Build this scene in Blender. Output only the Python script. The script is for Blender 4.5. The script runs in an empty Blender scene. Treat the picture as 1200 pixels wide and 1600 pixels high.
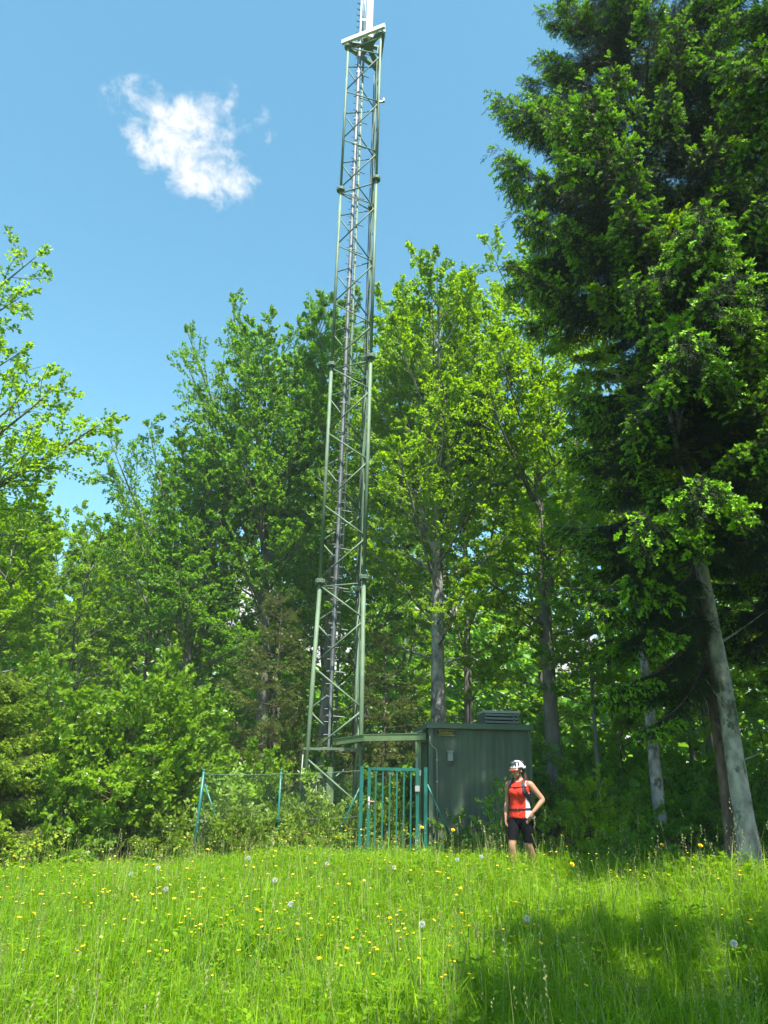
import bpy, bmesh, math, random
import numpy as np
from mathutils import Vector, Matrix

random.seed(7)
scene = bpy.context.scene
col = scene.collection
PI = math.pi

# ------------------------------------------------------------------ camera
PITCH, ROLL, CAM_H = math.radians(20.137), 0.022, 1.6
fw = Vector((0, math.cos(PITCH), math.sin(PITCH)))
up0 = Vector((0, -math.sin(PITCH), math.cos(PITCH)))
rt0 = Vector((1, 0, 0))
rt = rt0 * math.cos(ROLL) + up0 * math.sin(ROLL)
up = -rt0 * math.sin(ROLL) + up0 * math.cos(ROLL)
cam_data = bpy.data.cameras.new('camera')
cam_data.sensor_fit = 'VERTICAL'
cam_data.sensor_height = 36.0
cam_data.sensor_width = 27.0
cam_data.lens = 1131.757 / 1600 * 36.0
cam_data.clip_start = 0.05
cam_data.clip_end = 4000
cam = bpy.data.objects.new('camera', cam_data)
M = Matrix((rt, up, -fw)).transposed().to_4x4()
M.translation = Vector((0, 0, CAM_H))
cam.matrix_world = M
col.objects.link(cam)
scene.camera = cam

# ------------------------------------------------------------------ world, sun, exposure
SUN = Vector((0.12, -0.42, 0.90)).normalized()      # towards the sun: behind the camera, a little to its right
world = bpy.data.worlds.new('World')
scene.world = world
world.use_nodes = True
nt = world.node_tree
nt.nodes.clear()


def N(tree, kind, **kw):
    n = tree.nodes.new(kind)
    for k, v in kw.items():
        setattr(n, k, v)
    return n


def vmath(tree, op, a, b=None):
    n = N(tree, 'ShaderNodeVectorMath', operation=op)
    for i, v in enumerate((a, b)):
        if v is None:
            continue
        if hasattr(v, 'links'):
            tree.links.new(v, n.inputs[i])
        else:
            n.inputs[i].default_value = v
    return n.outputs['Value'] if op in ('DOT_PRODUCT', 'LENGTH', 'DISTANCE') else n.outputs['Vector']


def fmath(tree, op, a, b=None, c=None, clamp=False):
    n = N(tree, 'ShaderNodeMath', operation=op)
    n.use_clamp = clamp
    for i, v in enumerate((a, b, c)):
        if v is None:
            continue
        if hasattr(v, 'links'):
            tree.links.new(v, n.inputs[i])
        else:
            n.inputs[i].default_value = v
    return n.outputs[0]


def ramp(tree, v, lo, hi, smooth=True):
    n = N(tree, 'ShaderNodeMapRange')
    n.interpolation_type = 'SMOOTHSTEP' if smooth else 'LINEAR'
    tree.links.new(v, n.inputs['Value'])
    n.inputs['From Min'].default_value = lo
    n.inputs['From Max'].default_value = hi
    return n.outputs['Result']


sky = N(nt, 'ShaderNodeTexSky', sky_type='NISHITA', sun_disc=False)
sky.sun_elevation = math.asin(SUN.z)
sky.sun_rotation = math.atan2(SUN.x, SUN.y)
sky.altitude = 700
sky.air_density = 1.0
sky.dust_density = 0.6
sky.ozone_density = 1.6
tc = N(nt, 'ShaderNodeTexCoord')
direction = tc.outputs['Generated']
hsv = N(nt, 'ShaderNodeHueSaturation')
hsv.inputs['Hue'].default_value = 0.467
hsv.inputs['Saturation'].default_value = 1.12
hsv.inputs['Value'].default_value = 0.78
nt.links.new(sky.outputs[0], hsv.inputs['Color'])
# one torn fair-weather cloud
CLOUD_SEED = 6.2
c0 = Vector((-36.06, 100.0, 106.5)).normalized()
e1 = Vector((0, 0, 1)).cross(c0).normalized() * -1
e2 = e1.cross(c0).normalized()
if e2.z < 0:
    e2 = -e2
pa = vmath(nt, 'DOT_PRODUCT', direction, tuple(e1))
pb = vmath(nt, 'DOT_PRODUCT', direction, tuple(e2))
pc = vmath(nt, 'DOT_PRODUCT', direction, tuple(c0))
noise_big = N(nt, 'ShaderNodeTexNoise')
noise_big.inputs['Scale'].default_value = 26.0
noise_big.inputs['Detail'].default_value = 9.0
noise_big.inputs['Roughness'].default_value = 0.62
noise_big.inputs['Distortion'].default_value = 0.25
nt.links.new(vmath(nt, 'ADD', direction, (CLOUD_SEED, CLOUD_SEED * 1.7, CLOUD_SEED * 0.6)), noise_big.inputs['Vector'])


def blob(cx, cy, ax, ay, rot):
    """soft ellipse in the tangent plane of the cloud's direction"""
    x = fmath(nt, 'SUBTRACT', pa, cx)
    y = fmath(nt, 'SUBTRACT', pb, cy)
    cs, sn = math.cos(rot), math.sin(rot)
    xr = fmath(nt, 'ADD', fmath(nt, 'MULTIPLY', x, cs / ax), fmath(nt, 'MULTIPLY', y, sn / ax))
    yr = fmath(nt, 'ADD', fmath(nt, 'MULTIPLY', x, -sn / ay), fmath(nt, 'MULTIPLY', y, cs / ay))
    d2 = fmath(nt, 'ADD', fmath(nt, 'MULTIPLY', xr, xr), fmath(nt, 'MULTIPLY', yr, yr))
    return fmath(nt, 'SUBTRACT', 1.0, d2, clamp=True)


b = fmath(nt, 'MAXIMUM', blob(-0.008, -0.006, 0.108, 0.056, -0.36), fmath(nt, 'MULTIPLY', blob(0.030, 0.048, 0.062, 0.034, 0.2), 0.30))
b = fmath(nt, 'MAXIMUM', b, fmath(nt, 'MULTIPLY', blob(0.088, 0.028, 0.018, 0.014, 0.4), 0.26))
front = ramp(nt, pc, 0.5, 0.7)
b = fmath(nt, 'MULTIPLY', b, front)
dens = fmath(nt, 'ADD', fmath(nt, 'MULTIPLY', b, 0.62), fmath(nt, 'MULTIPLY', fmath(nt, 'SUBTRACT', noise_big.outputs['Fac'], 0.5), 1.9))
cloud = fmath(nt, 'MULTIPLY', ramp(nt, dens, 0.10, 0.78), ramp(nt, b, 0.0, 0.18))
# a bank of fair-weather cloud low all round the horizon
sep = N(nt, 'ShaderNodeSeparateXYZ')
nt.links.new(direction, sep.inputs[0])
noise_low = N(nt, 'ShaderNodeTexNoise')
noise_low.inputs['Scale'].default_value = 5.0
noise_low.inputs['Detail'].default_value = 6.0
nt.links.new(direction, noise_low.inputs['Vector'])
low = fmath(nt, 'SUBTRACT', fmath(nt, 'ADD', 0.24, fmath(nt, 'MULTIPLY', fmath(nt, 'SUBTRACT', noise_low.outputs['Fac'], 0.5), 0.6)), sep.outputs['Z'])
low = ramp(nt, low, 0.0, 0.06)
cl = fmath(nt, 'MAXIMUM', cloud, low)
mixc = N(nt, 'ShaderNodeMix', data_type='RGBA')
nt.links.new(cl, mixc.inputs['Factor'])
nt.links.new(hsv.outputs[0], mixc.inputs['A'])
mixc.inputs['B'].default_value = (2.9, 2.9, 2.95, 1)
bg = N(nt, 'ShaderNodeBackground')
bg.inputs['Strength'].default_value = 0.15
nt.links.new(mixc.outputs['Result'], bg.inputs['Color'])
out = N(nt, 'ShaderNodeOutputWorld')
nt.links.new(bg.outputs[0], out.inputs[0])

sun_data = bpy.data.lights.new('sun', 'SUN')
sun_data.energy = 4.5
sun_data.angle = math.radians(0.53)
sun_data.color = (1.0, 0.96, 0.88)
sun = bpy.data.objects.new('sun', sun_data)
sun.rotation_euler = SUN.to_track_quat('Z', 'Y').to_euler()
sun.location = (0, 0, 60)
col.objects.link(sun)

vs = scene.view_settings
scene.display_settings.display_device = 'sRGB'
vs.view_transform = 'Standard'
vs.look = 'None'
vs.exposure = 1.42
vs.gamma = 1.0
vs.use_curve_mapping = False
scene.render.engine = 'CYCLES'
cy = scene.cycles
cy.max_bounces = 7
cy.diffuse_bounces = 5
cy.glossy_bounces = 2
cy.transmission_bounces = 5
cy.transparent_max_bounces = 6
cy.caustics_reflective = False
cy.caustics_refractive = False
cy.sample_clamp_indirect = 6.0
cy.use_denoising = True


# ------------------------------------------------------------------ helpers
def ground_z(x, y):
    x = np.asarray(x, float)
    y = np.asarray(y, float)
    t = np.clip(y, -8, 40)
    z = 0.028 * np.minimum(t, 11.3) - 0.075 * np.clip(t - 11.3, 0, 3.0)     # a low swell, falling away again behind its crest
    z = z - 0.075 * np.clip(-x - 1.2, 0, 7)
    z = z + 0.03 * np.sin(x * 0.9 + 1.3) * np.sin(y * 0.7) + 0.015 * np.sin(x * 2.3) * np.cos(y * 1.9 + 0.6)
    return z - 0.02


def gz(x, y):
    return float(ground_z(x, y))


MATS = {}


def mat(name, color, rough=0.6, spec=0.4, metal=0.0, vary=0.12, scale=6.0, bump=0.0, bscale=40.0, stretch=None, color2=None, c2scale=3.0, c2lo=0.5, c2hi=0.6):
    m = bpy.data.materials.new(name)
    m.use_nodes = True
    t = m.node_tree
    bsdf = t.nodes['Principled BSDF']
    bsdf.inputs['Roughness'].default_value = rough
    bsdf.inputs['Specular IOR Level'].default_value = spec
    bsdf.inputs['Metallic'].default_value = metal
    co = N(t, 'ShaderNodeTexCoord')
    src = co.outputs['Object']
    if stretch:
        mp = N(t, 'ShaderNodeMapping')
        mp.inputs['Scale'].default_value = stretch
        t.links.new(src, mp.inputs['Vector'])
        src = mp.outputs[0]
    nz = N(t, 'ShaderNodeTexNoise')
    nz.inputs['Scale'].default_value = scale
    nz.inputs['Detail'].default_value = 6
    t.links.new(src, nz.inputs['Vector'])
    mx = N(t, 'ShaderNodeMix', data_type='RGBA')
    lo = tuple(max(0, c * (1 - vary)) for c in color) + (1,)
    hi = tuple(min(1, c * (1 + vary)) for c in color) + (1,)
    mx.inputs['A'].default_value = lo
    mx.inputs['B'].default_value = hi
    t.links.new(ramp(t, nz.outputs['Fac'], 0.3, 0.7), mx.inputs['Factor'])
    colour = mx.outputs['Result']
    if color2:
        n2 = N(t, 'ShaderNodeTexNoise')
        n2.inputs['Scale'].default_value = c2scale
        n2.inputs['Detail'].default_value = 8
        n2.inputs['Roughness'].default_value = 0.65
        t.links.new(src, n2.inputs['Vector'])
        m2 = N(t, 'ShaderNodeMix', data_type='RGBA')
        t.links.new(ramp(t, n2.outputs['Fac'], c2lo, c2hi), m2.inputs['Factor'])
        t.links.new(colour, m2.inputs['A'])
        m2.inputs['B'].default_value = tuple(color2) + (1,)
        colour = m2.outputs['Result']
    t.links.new(colour, bsdf.inputs['Base Color'])
    rr = N(t, 'ShaderNodeMapRange')
    t.links.new(nz.outputs['Fac'], rr.inputs['Value'])
    rr.inputs['To Min'].default_value = max(0, rough - 0.12)
    rr.inputs['To Max'].default_value = min(1, rough + 0.12)
    t.links.new(rr.outputs[0], bsdf.inputs['Roughness'])
    if bump > 0:
        nb = N(t, 'ShaderNodeTexNoise')
        nb.inputs['Scale'].default_value = bscale
        nb.inputs['Detail'].default_value = 5
        t.links.new(src, nb.inputs['Vector'])
        bp = N(t, 'ShaderNodeBump')
        bp.inputs['Strength'].default_value = 1.0
        bp.inputs['Distance'].default_value = bump
        t.links.new(nb.outputs['Fac'], bp.inputs['Height'])
        t.links.new(bp.outputs[0], bsdf.inputs['Normal'])
    MATS[name] = m
    return m


def leaf_mat(name, dark, light, trans, fac=0.4, rough=0.42, spec=0.45, trans_dark=None):
    """leaf colour runs from dark to light by the leaf's own 'tint'; light passes through the blade"""
    m = bpy.data.materials.new(name)
    m.use_nodes = True
    t = m.node_tree
    bsdf = t.nodes['Principled BSDF']
    bsdf.inputs['Roughness'].default_value = rough
    bsdf.inputs['Specular IOR Level'].default_value = spec
    at = N(t, 'ShaderNodeAttribute', attribute_name='tint')
    mx = N(t, 'ShaderNodeMix', data_type='RGBA')
    mx.inputs['A'].default_value = tuple(dark) + (1,)
    mx.inputs['B'].default_value = tuple(light) + (1,)
    t.links.new(at.outputs['Fac'], mx.inputs['Factor'])
    t.links.new(mx.outputs['Result'], bsdf.inputs['Base Color'])
    mt = N(t, 'ShaderNodeMix', data_type='RGBA')
    mt.inputs['A'].default_value = tuple(trans_dark or [c * 0.6 for c in trans]) + (1,)
    mt.inputs['B'].default_value = tuple(trans) + (1,)
    t.links.new(at.outputs['Fac'], mt.inputs['Factor'])
    tr = N(t, 'ShaderNodeBsdfTranslucent')
    t.links.new(mt.outputs['Result'], tr.inputs['Color'])
    mix = N(t, 'ShaderNodeMixShader')
    mix.inputs[0].default_value = fac
    t.links.new(bsdf.outputs[0], mix.inputs[1])
    t.links.new(tr.outputs[0], mix.inputs[2])
    t.links.new(mix.outputs[0], t.nodes['Material Output'].inputs['Surface'])
    MATS[name] = m
    return m


# paints, metals, bark
mat('tower_green', (0.125, 0.190, 0.115), 0.58, 0.35, vary=0.16, scale=3.0, color2=(0.20, 0.25, 0.18), c2scale=5, c2lo=0.55, c2hi=0.72)
mat('tower_dark', (0.10, 0.15, 0.10), 0.5, 0.4)
mat('galvanised', (0.42, 0.44, 0.45), 0.4, 0.5, metal=0.7, vary=0.15)
mat('ladder_steel', (0.16, 0.18, 0.18), 0.5, 0.4, metal=0.3, vary=0.2)
mat('top_white', (0.80, 0.79, 0.77), 0.4, 0.5, vary=0.03)
mat('cable_black', (0.075, 0.08, 0.085), 0.5, 0.4)
mat('rust', (0.36, 0.20, 0.10), 0.8, 0.2, vary=0.3, scale=14, color2=(0.22, 0.26, 0.16), c2scale=6)
mat('fence_teal', (0.010, 0.125, 0.098), 0.4, 0.5, vary=0.15, scale=4, color2=(0.03, 0.12, 0.09), c2scale=9, c2lo=0.6, c2hi=0.75)
mat('wire_green', (0.10, 0.17, 0.13), 0.45, 0.5)
mat('shed_green', (0.080, 0.114, 0.076), 0.55, 0.35, vary=0.22, scale=5, stretch=(1, 1, 0.10), color2=(0.085, 0.105, 0.075), c2scale=4, c2lo=0.52, c2hi=0.75)
mat('shed_trim', (0.085, 0.135, 0.088), 0.5, 0.4, vary=0.12)
mat('beam_green', (0.13, 0.20, 0.085), 0.55, 0.4, vary=0.15, scale=3, color2=(0.10, 0.13, 0.06), c2scale=6, c2lo=0.5, c2hi=0.7)
mat('vent_metal', (0.34, 0.40, 0.35), 0.45, 0.5, vary=0.08)
mat('grey_plastic', (0.30, 0.33, 0.31), 0.5, 0.4, vary=0.06)
mat('dark_inside', (0.015, 0.02, 0.018), 0.8, 0.2)
mat('handle_white', (0.75, 0.72, 0.70), 0.35, 0.5, vary=0.03)
mat('handle_red', (0.60, 0.22, 0.20), 0.4, 0.5, vary=0.05)
mat('sign_yellow', (0.42, 0.34, 0.03), 0.5, 0.4, vary=0.08)
mat('sign_black', (0.02, 0.03, 0.015), 0.5, 0.4)
mat('bark_beech', (0.17, 0.165, 0.14), 0.85, 0.15, vary=0.3, scale=5, bump=0.012, bscale=18, stretch=(1, 1, 0.35), color2=(0.10, 0.125, 0.06), c2scale=2.2, c2lo=0.45, c2hi=0.7)
mat('bark_pale', (0.30, 0.29, 0.265), 0.85, 0.15, vary=0.45, scale=6, bump=0.03, bscale=12, stretch=(1, 1, 0.6), color2=(0.085, 0.095, 0.060), c2scale=3.6, c2lo=0.53, c2hi=0.62)
mat('bark_spruce', (0.13, 0.10, 0.08), 0.9, 0.1, vary=0.4, scale=9, bump=0.03, bscale=22, stretch=(1, 1, 0.45), color2=(0.20, 0.19, 0.17), c2scale=6, c2lo=0.55, c2hi=0.7)
mat('twig_brown', (0.12, 0.09, 0.06), 0.85, 0.15, vary=0.25)
mat('dry_twig', (0.42, 0.34, 0.22), 0.85, 0.15, vary=0.3)
# leaves
leaf_mat('leaf_beech', (0.070, 0.170, 0.004), (0.225, 0.390, 0.006), (0.45, 0.74, 0.006), 0.55)
leaf_mat('leaf_beech_cool', (0.065, 0.180, 0.014), (0.165, 0.350, 0.020), (0.33, 0.64, 0.026), 0.53)
leaf_mat('leaf_hazel', (0.090, 0.200, 0.012), (0.250, 0.420, 0.026), (0.40, 0.66, 0.020), 0.48, 0.38, 0.5)
leaf_mat('leaf_bramble', (0.100, 0.200, 0.014), (0.250, 0.370, 0.035), (0.34, 0.48, 0.03), 0.42)
leaf_mat('leaf_olive', (0.085, 0.130, 0.018), (0.190, 0.230, 0.040), (0.20, 0.26, 0.03), 0.35)
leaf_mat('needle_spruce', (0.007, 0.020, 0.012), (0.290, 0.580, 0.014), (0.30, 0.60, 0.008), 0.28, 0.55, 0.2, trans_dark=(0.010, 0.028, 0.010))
leaf_mat('needle_yellow', (0.080, 0.150, 0.010), (0.330, 0.470, 0.024), (0.30, 0.46, 0.014), 0.35, 0.5, 0.3)
leaf_mat('grass_blade', (0.070, 0.200, 0.004), (0.320, 0.495, 0.010), (0.41, 0.68, 0.006), 0.45, 0.5, 0.2)
leaf_mat('grass_seed', (0.22, 0.25, 0.07), (0.44, 0.42, 0.18), (0.3, 0.34, 0.1), 0.3)


class MB:
    """collects shapes for one mesh"""

    def __init__(self):
        self.v, self.f, self.mi = [], [], []

    def add(self, vs, fs, mi=0):
        o = len(self.v)
        self.v.extend([tuple(p) for p in vs])
        self.f.extend([tuple(i + o for i in f) for f in fs])
        self.mi.extend([mi] * len(fs))
        return self

    def box(self, c, s, rot=None, mi=0, taper=1.0):
        hx, hy, hz = s[0] / 2, s[1] / 2, s[2] / 2
        pts = []
        for z in (-1, 1):
            k = 1.0 if z < 0 else taper
            for (x, y) in ((-1, -1), (1, -1), (1, 1), (-1, 1)):
                p = Vector((x * hx * k, y * hy * k, z * hz))
                if rot is not None:
                    p = rot @ p
                pts.append(p + Vector(c))
        return self.add(pts, [(0, 3, 2, 1), (4, 5, 6, 7), (0, 1, 5, 4), (1, 2, 6, 5), (2, 3, 7, 6), (3, 0, 4, 7)], mi)

    def tube(self, path, rad, sides=8, mi=0, cap=True, squash=None):
        path = [Vector(p) for p in path]
        if not hasattr(rad, '__len__'):
            rad = [rad] * len(path)
        rings = []
        n0 = None
        for i, p in enumerate(path):
            a = path[max(0, i - 1)]
            b2 = path[min(len(path) - 1, i + 1)]
            t = (b2 - a).normalized()
            if n0 is None:
                ref = Vector((0, 0, 1)) if abs(t.z) < 0.9 else Vector((0, 1, 0))
                n0 = ref.cross(t).normalized()
            n0 = (n0 - t * n0.dot(t)).normalized()
            b0 = t.cross(n0)
            ring = []
            for k in range(sides):
                a2 = 2 * PI * k / sides
                q1, q2 = rad[i], rad[i]
                if squash:
                    q1, q2 = rad[i] * squash[0], rad[i] * squash[1]
                ring.append(p + n0 * (math.cos(a2) * q1) + b0 * (math.sin(a2) * q2))
            rings.append(ring)
        vs2 = [q for r_ in rings for q in r_]
        fs = []
        for i in range(len(path) - 1):
            for k in range(sides):
                k2 = (k + 1) % sides
                fs.append((i * sides + k, i * sides + k2, (i + 1) * sides + k2, (i + 1) * sides + k))
        if cap:
            fs.append(tuple(reversed(range(sides))))
            fs.append(tuple(range((len(path) - 1) * sides, len(path) * sides)))
        return self.add(vs2, fs, mi)

    def lathe(self, prof, c, sides=16, mi=0, axes=(1, 1)):
        """prof: list of (radius, z) from bottom to top round a vertical axis"""
        vs2 = []
        for (r_, z) in prof:
            for k in range(sides):
                a = 2 * PI * k / sides
                vs2.append((c[0] + r_ * math.cos(a) * axes[0], c[1] + r_ * math.sin(a) * axes[1], c[2] + z))
        fs = []
        n = len(prof)
        for i in range(n - 1):
            for k in range(sides):
                k2 = (k + 1) % sides
                fs.append((i * sides + k, i * sides + k2, (i + 1) * sides + k2, (i + 1) * sides + k))
        fs.append(tuple(reversed(range(sides))))
        fs.append(tuple(range((n - 1) * sides, n * sides)))
        return self.add(vs2, fs, mi)

    def mesh(self, name, mats, offset=(0, 0, 0), smooth=False):
        me = bpy.data.meshes.new(name)
        ox, oy, oz = offset
        me.from_pydata([(x - ox, y - oy, z - oz) for (x, y, z) in self.v], [], self.f)
        for mm in mats:
            me.materials.append(MATS[mm])
        if len(mats) > 1:
            me.polygons.foreach_set('material_index', self.mi)
        if smooth:
            me.polygons.foreach_set('use_smooth', [True] * len(me.polygons))
        me.update()
        return me


def link(name, me, parent=None):
    o = bpy.data.objects.new(name, me)
    col.objects.link(o)
    if parent is not None:
        o.parent = parent
    return o


def tag(o, label=None, cat=None, group=None, kind=None):
    for k, v in (('label', label), ('category', cat), ('group', group), ('kind', kind)):
        if v:
            o[k] = v
    return o


def empty(name, loc, label=None, cat=None, group=None, rz=0.0):
    o = bpy.data.objects.new(name, None)
    o.location = loc
    o.rotation_euler = (0, 0, rz)
    o.empty_display_size = 0.2
    col.objects.link(o)
    return tag(o, label, cat, group)


def world_loc(o):
    v = Vector(o.location)
    p = o.parent
    while p is not None:
        v = v + Vector(p.location)
        p = p.parent
    return v


def part(name, mb, mats, parent, smooth=False):
    """shapes given in world coordinates, parented under an unrotated thing"""
    if isinstance(mats, str):
        mats = [mats]
    off = world_loc(parent) if parent is not None else (0, 0, 0)
    return link(name, mb.mesh(name, mats, off, smooth), parent)


def copy_tree(o, parent=None):
    c = o.copy()
    col.objects.link(c)
    c.parent = parent
    for ch in o.children:
        copy_tree(ch, c)
    return c


def np_mesh(name, V, faces_k, mats, tint=None, smooth=False, mat_index=None):
    """V (n,3) vertices; faces_k (m,k) equal-sided faces"""
    me = bpy.data.meshes.new(name)
    n, (m, k) = len(V), faces_k.shape
    me.vertices.add(n)
    me.vertices.foreach_set('co', np.ascontiguousarray(V, dtype=np.float32).ravel())
    me.loops.add(m * k)
    me.loops.foreach_set('vertex_index', np.ascontiguousarray(faces_k, dtype=np.int32).ravel())
    me.polygons.add(m)
    me.polygons.foreach_set('loop_start', np.arange(0, m * k, k, dtype=np.int32))
    if smooth:
        me.polygons.foreach_set('use_smooth', np.ones(m, dtype=bool))
    if mat_index is not None:
        me.polygons.foreach_set('material_index', np.asarray(mat_index, dtype=np.int32))
    for mm in mats:
        me.materials.append(MATS[mm])
    if tint is not None:
        at = me.attributes.new('tint', 'FLOAT', 'POINT')
        at.data.foreach_set('value', np.ascontiguousarray(tint, dtype=np.float32))
    me.update(calc_edges=True)
    return me


def nrm(a):
    return a / np.maximum(np.linalg.norm(a, axis=-1, keepdims=True), 1e-9)


def tubes_np(P, R, sides):
    """P (n,k,3), R (n,k) -> vertices, quads"""
    n, k, _ = P.shape
    T = np.gradient(P, axis=1)
    T = nrm(T)
    mean = nrm(P[:, -1] - P[:, 0])
    ref = np.where(np.abs(mean[:, 2:3]) < 0.8, np.array([[0, 0, 1.0]]), np.array([[1.0, 0.3, 0]]))
    U = nrm(np.cross(T, ref[:, None, :]))
    W = np.cross(T, U)
    a = 2 * PI * np.arange(sides) / sides
    V = P[:, :, None, :] + R[:, :, None, None] * (np.cos(a)[None, None, :, None] * U[:, :, None, :] + np.sin(a)[None, None, :, None] * W[:, :, None, :])
    idx = np.arange(n * k * sides).reshape(n, k, sides)
    nxt = np.roll(idx, -1, axis=2)
    F = np.stack([idx[:, :-1], nxt[:, :-1], nxt[:, 1:], idx[:, 1:]], axis=-1).reshape(-1, 4)
    return V.reshape(-1, 3), F


def join_vf(parts):
    vs2, fs, o = [], [], 0
    for v, f in parts:
        vs2.append(v)
        fs.append(f + o)
        o += len(v)
    return np.concatenate(vs2), np.concatenate(fs)


def rot_about(v, axis, ang):
    """rotate rows of v about rows of axis by ang (Rodrigues)"""
    ang = np.asarray(ang)[..., None]
    c, s = np.cos(ang), np.sin(ang)
    return v * c + np.cross(axis, v) * s + axis * np.sum(axis * v, axis=-1, keepdims=True) * (1 - c)


def leaf_cards(rng, S, D, NN, L, W, tint):
    """folded leaf blades: four corners, two triangles each"""
    side = nrm(np.cross(D, NN))
    n = len(S)
    fold = NN * (W * rng.uniform(0.05, 0.35, n))[:, None]
    mid = S + D * (L * 0.45)[:, None]
    a = S
    b_ = mid + side * (W * 0.5)[:, None] + fold
    c = S + D * L[:, None] - NN * (L * rng.uniform(0.0, 0.22, n))[:, None]
    d = mid - side * (W * 0.5)[:, None] + fold
    V = np.stack([a, b_, c, d], axis=1).reshape(-1, 3)
    i = np.arange(n)[:, None] * 4
    F = np.concatenate([i + np.array([[0, 1, 2]]), i + np.array([[0, 2, 3]])], axis=0)
    return V, F, np.repeat(tint, 4)


def grow_sprays(rng, limbs, normals, lateral_gap=0.3, twig_n=7, leaf_n=9, leaf=0.10, lat_len=0.42, start=0.18, droop=0.12, maxlat=2.2, jitter=0.35, tint=(0.0, 1.0), twig_len=0.42):
    """limbs: list of (k,3) paths with spray normals; grows laterals, twigs and leaves.
    Returns wood batches and leaf arrays."""
    LS, LD, LN, LL = [], [], [], []
    for path, nn in zip(limbs, normals):
        seg = np.linalg.norm(np.diff(path, axis=0), axis=1)
        L = seg.sum()
        m = max(4, int(L * (1 - start) / lateral_gap))
        u = start + (1 - start) * (np.arange(m) + rng.uniform(0, 0.8, m)) / m
        cum = np.concatenate([[0], np.cumsum(seg)]) / L
        pos = np.stack([np.interp(u, cum, path[:, j]) for j in range(3)], axis=1)
        tang = nrm(np.stack([np.interp(np.minimum(u + 0.06, 1), cum, path[:, j]) - np.interp(np.maximum(u - 0.06, 0), cum, path[:, j]) for j in range(3)], axis=1))
        sgn = np.where(np.arange(m) % 2 == 0, 1.0, -1.0)
        nv = nrm(nn[None, :] + rng.normal(0, 0.30, (m, 3)))
        nv = nrm(nv - tang * np.sum(nv * tang, axis=1, keepdims=True))
        d = rot_about(tang, nv, sgn * rng.uniform(0.55, 1.15, m))
        ll = np.minimum(maxlat, (0.22 + 0.9 * (1 - u)) * L * lat_len * rng.uniform(0.6, 1.25, m) + 0.25)
        LS.append(pos); LD.append(d); LN.append(nv); LL.append(ll)
        LS.append(path[-1:]); LD.append(tang[-1:]); LN.append(nv[-1:]); LL.append(np.array([0.35]))
    S, D, NV, LEN = np.concatenate(LS), np.concatenate(LD), np.concatenate(LN), np.concatenate(LL)
    n = len(S)
    k = 5
    t = np.linspace(0, 1, k)
    bend = rng.normal(0, 0.12, (n, 1, 3)) + np.array([0, 0, -droop])
    P = S[:, None, :] + D[:, None, :] * (LEN[:, None] * t[None, :])[:, :, None] + bend * ((t ** 2)[None, :, None]) * LEN[:, None, None]
    R = 0.0035 + 0.006 * LEN[:, None] * (1 - 0.8 * t[None, :])
    wood = [(P, R)]
    # twigs
    u = (np.arange(twig_n)[None, :] + rng.uniform(0, 0.9, (n, twig_n))) / twig_n
    u = 0.08 + 0.92 * u
    x = u * (k - 1)
    i0 = np.clip(x.astype(int), 0, k - 2)
    fr = (x - i0)[..., None]
    ar = np.arange(n)[:, None]
    TS = P[ar, i0] * (1 - fr) + P[ar, i0 + 1] * fr
    TT = nrm(P[ar, i0 + 1] - P[ar, i0])
    sg = np.where(np.arange(twig_n) % 2 == 0, 1.0, -1.0)[None, :] * np.ones((n, 1))
    TN = nrm(NV[:, None, :] + rng.normal(0, jitter, (n, twig_n, 3)))
    TD = rot_about(TT, TN, sg * rng.uniform(0.4, 1.1, (n, twig_n)))
    TD = nrm(TD + np.array([0, 0, 0.10]))
    TL = np.clip((0.25 + 0.75 * (1 - u)) * LEN[:, None] * twig_len, 0.10, 0.75) * rng.uniform(0.7, 1.3, (n, twig_n))
    TS, TD, TN, TL = TS.reshape(-1, 3), TD.reshape(-1, 3), TN.reshape(-1, 3), TL.ravel()
    # leaves
    nt_ = len(TS)
    ul = (np.arange(leaf_n)[None, :] + rng.uniform(0, 1, (nt_, leaf_n))) / leaf_n
    LS2 = TS[:, None, :] + TD[:, None, :] * (ul * TL[:, None])[..., None] + rng.normal(0, 0.018, (nt_, leaf_n, 3))
    sl = np.where(np.arange(leaf_n) % 2 == 0, 1.0, -1.0)[None, :] * np.ones((nt_, 1))
    LN2 = nrm(TN[:, None, :] + rng.normal(0, jitter * 1.15, (nt_, leaf_n, 3)))
    LD2 = rot_about(np.repeat(TD[:, None, :], leaf_n, axis=1), LN2, sl * rng.uniform(0.3, 1.2, (nt_, leaf_n)))
    LD2 = nrm(LD2 + np.array([0, 0, -0.10]))
    LN2 = nrm(LN2 - LD2 * np.sum(LN2 * LD2, axis=-1, keepdims=True))
    ls = leaf * rng.uniform(0.65, 1.25, (nt_, leaf_n))
    tw = rng.uniform(tint[0], tint[1], (nt_, 1)) * 0.6 + 0.4 * rng.uniform(tint[0], tint[1], (nt_, leaf_n))
    return wood, (LS2.reshape(-1, 3), LD2.reshape(-1, 3), LN2.reshape(-1, 3), ls.ravel(), ls.ravel() * 0.68, tw.ravel())


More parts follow.
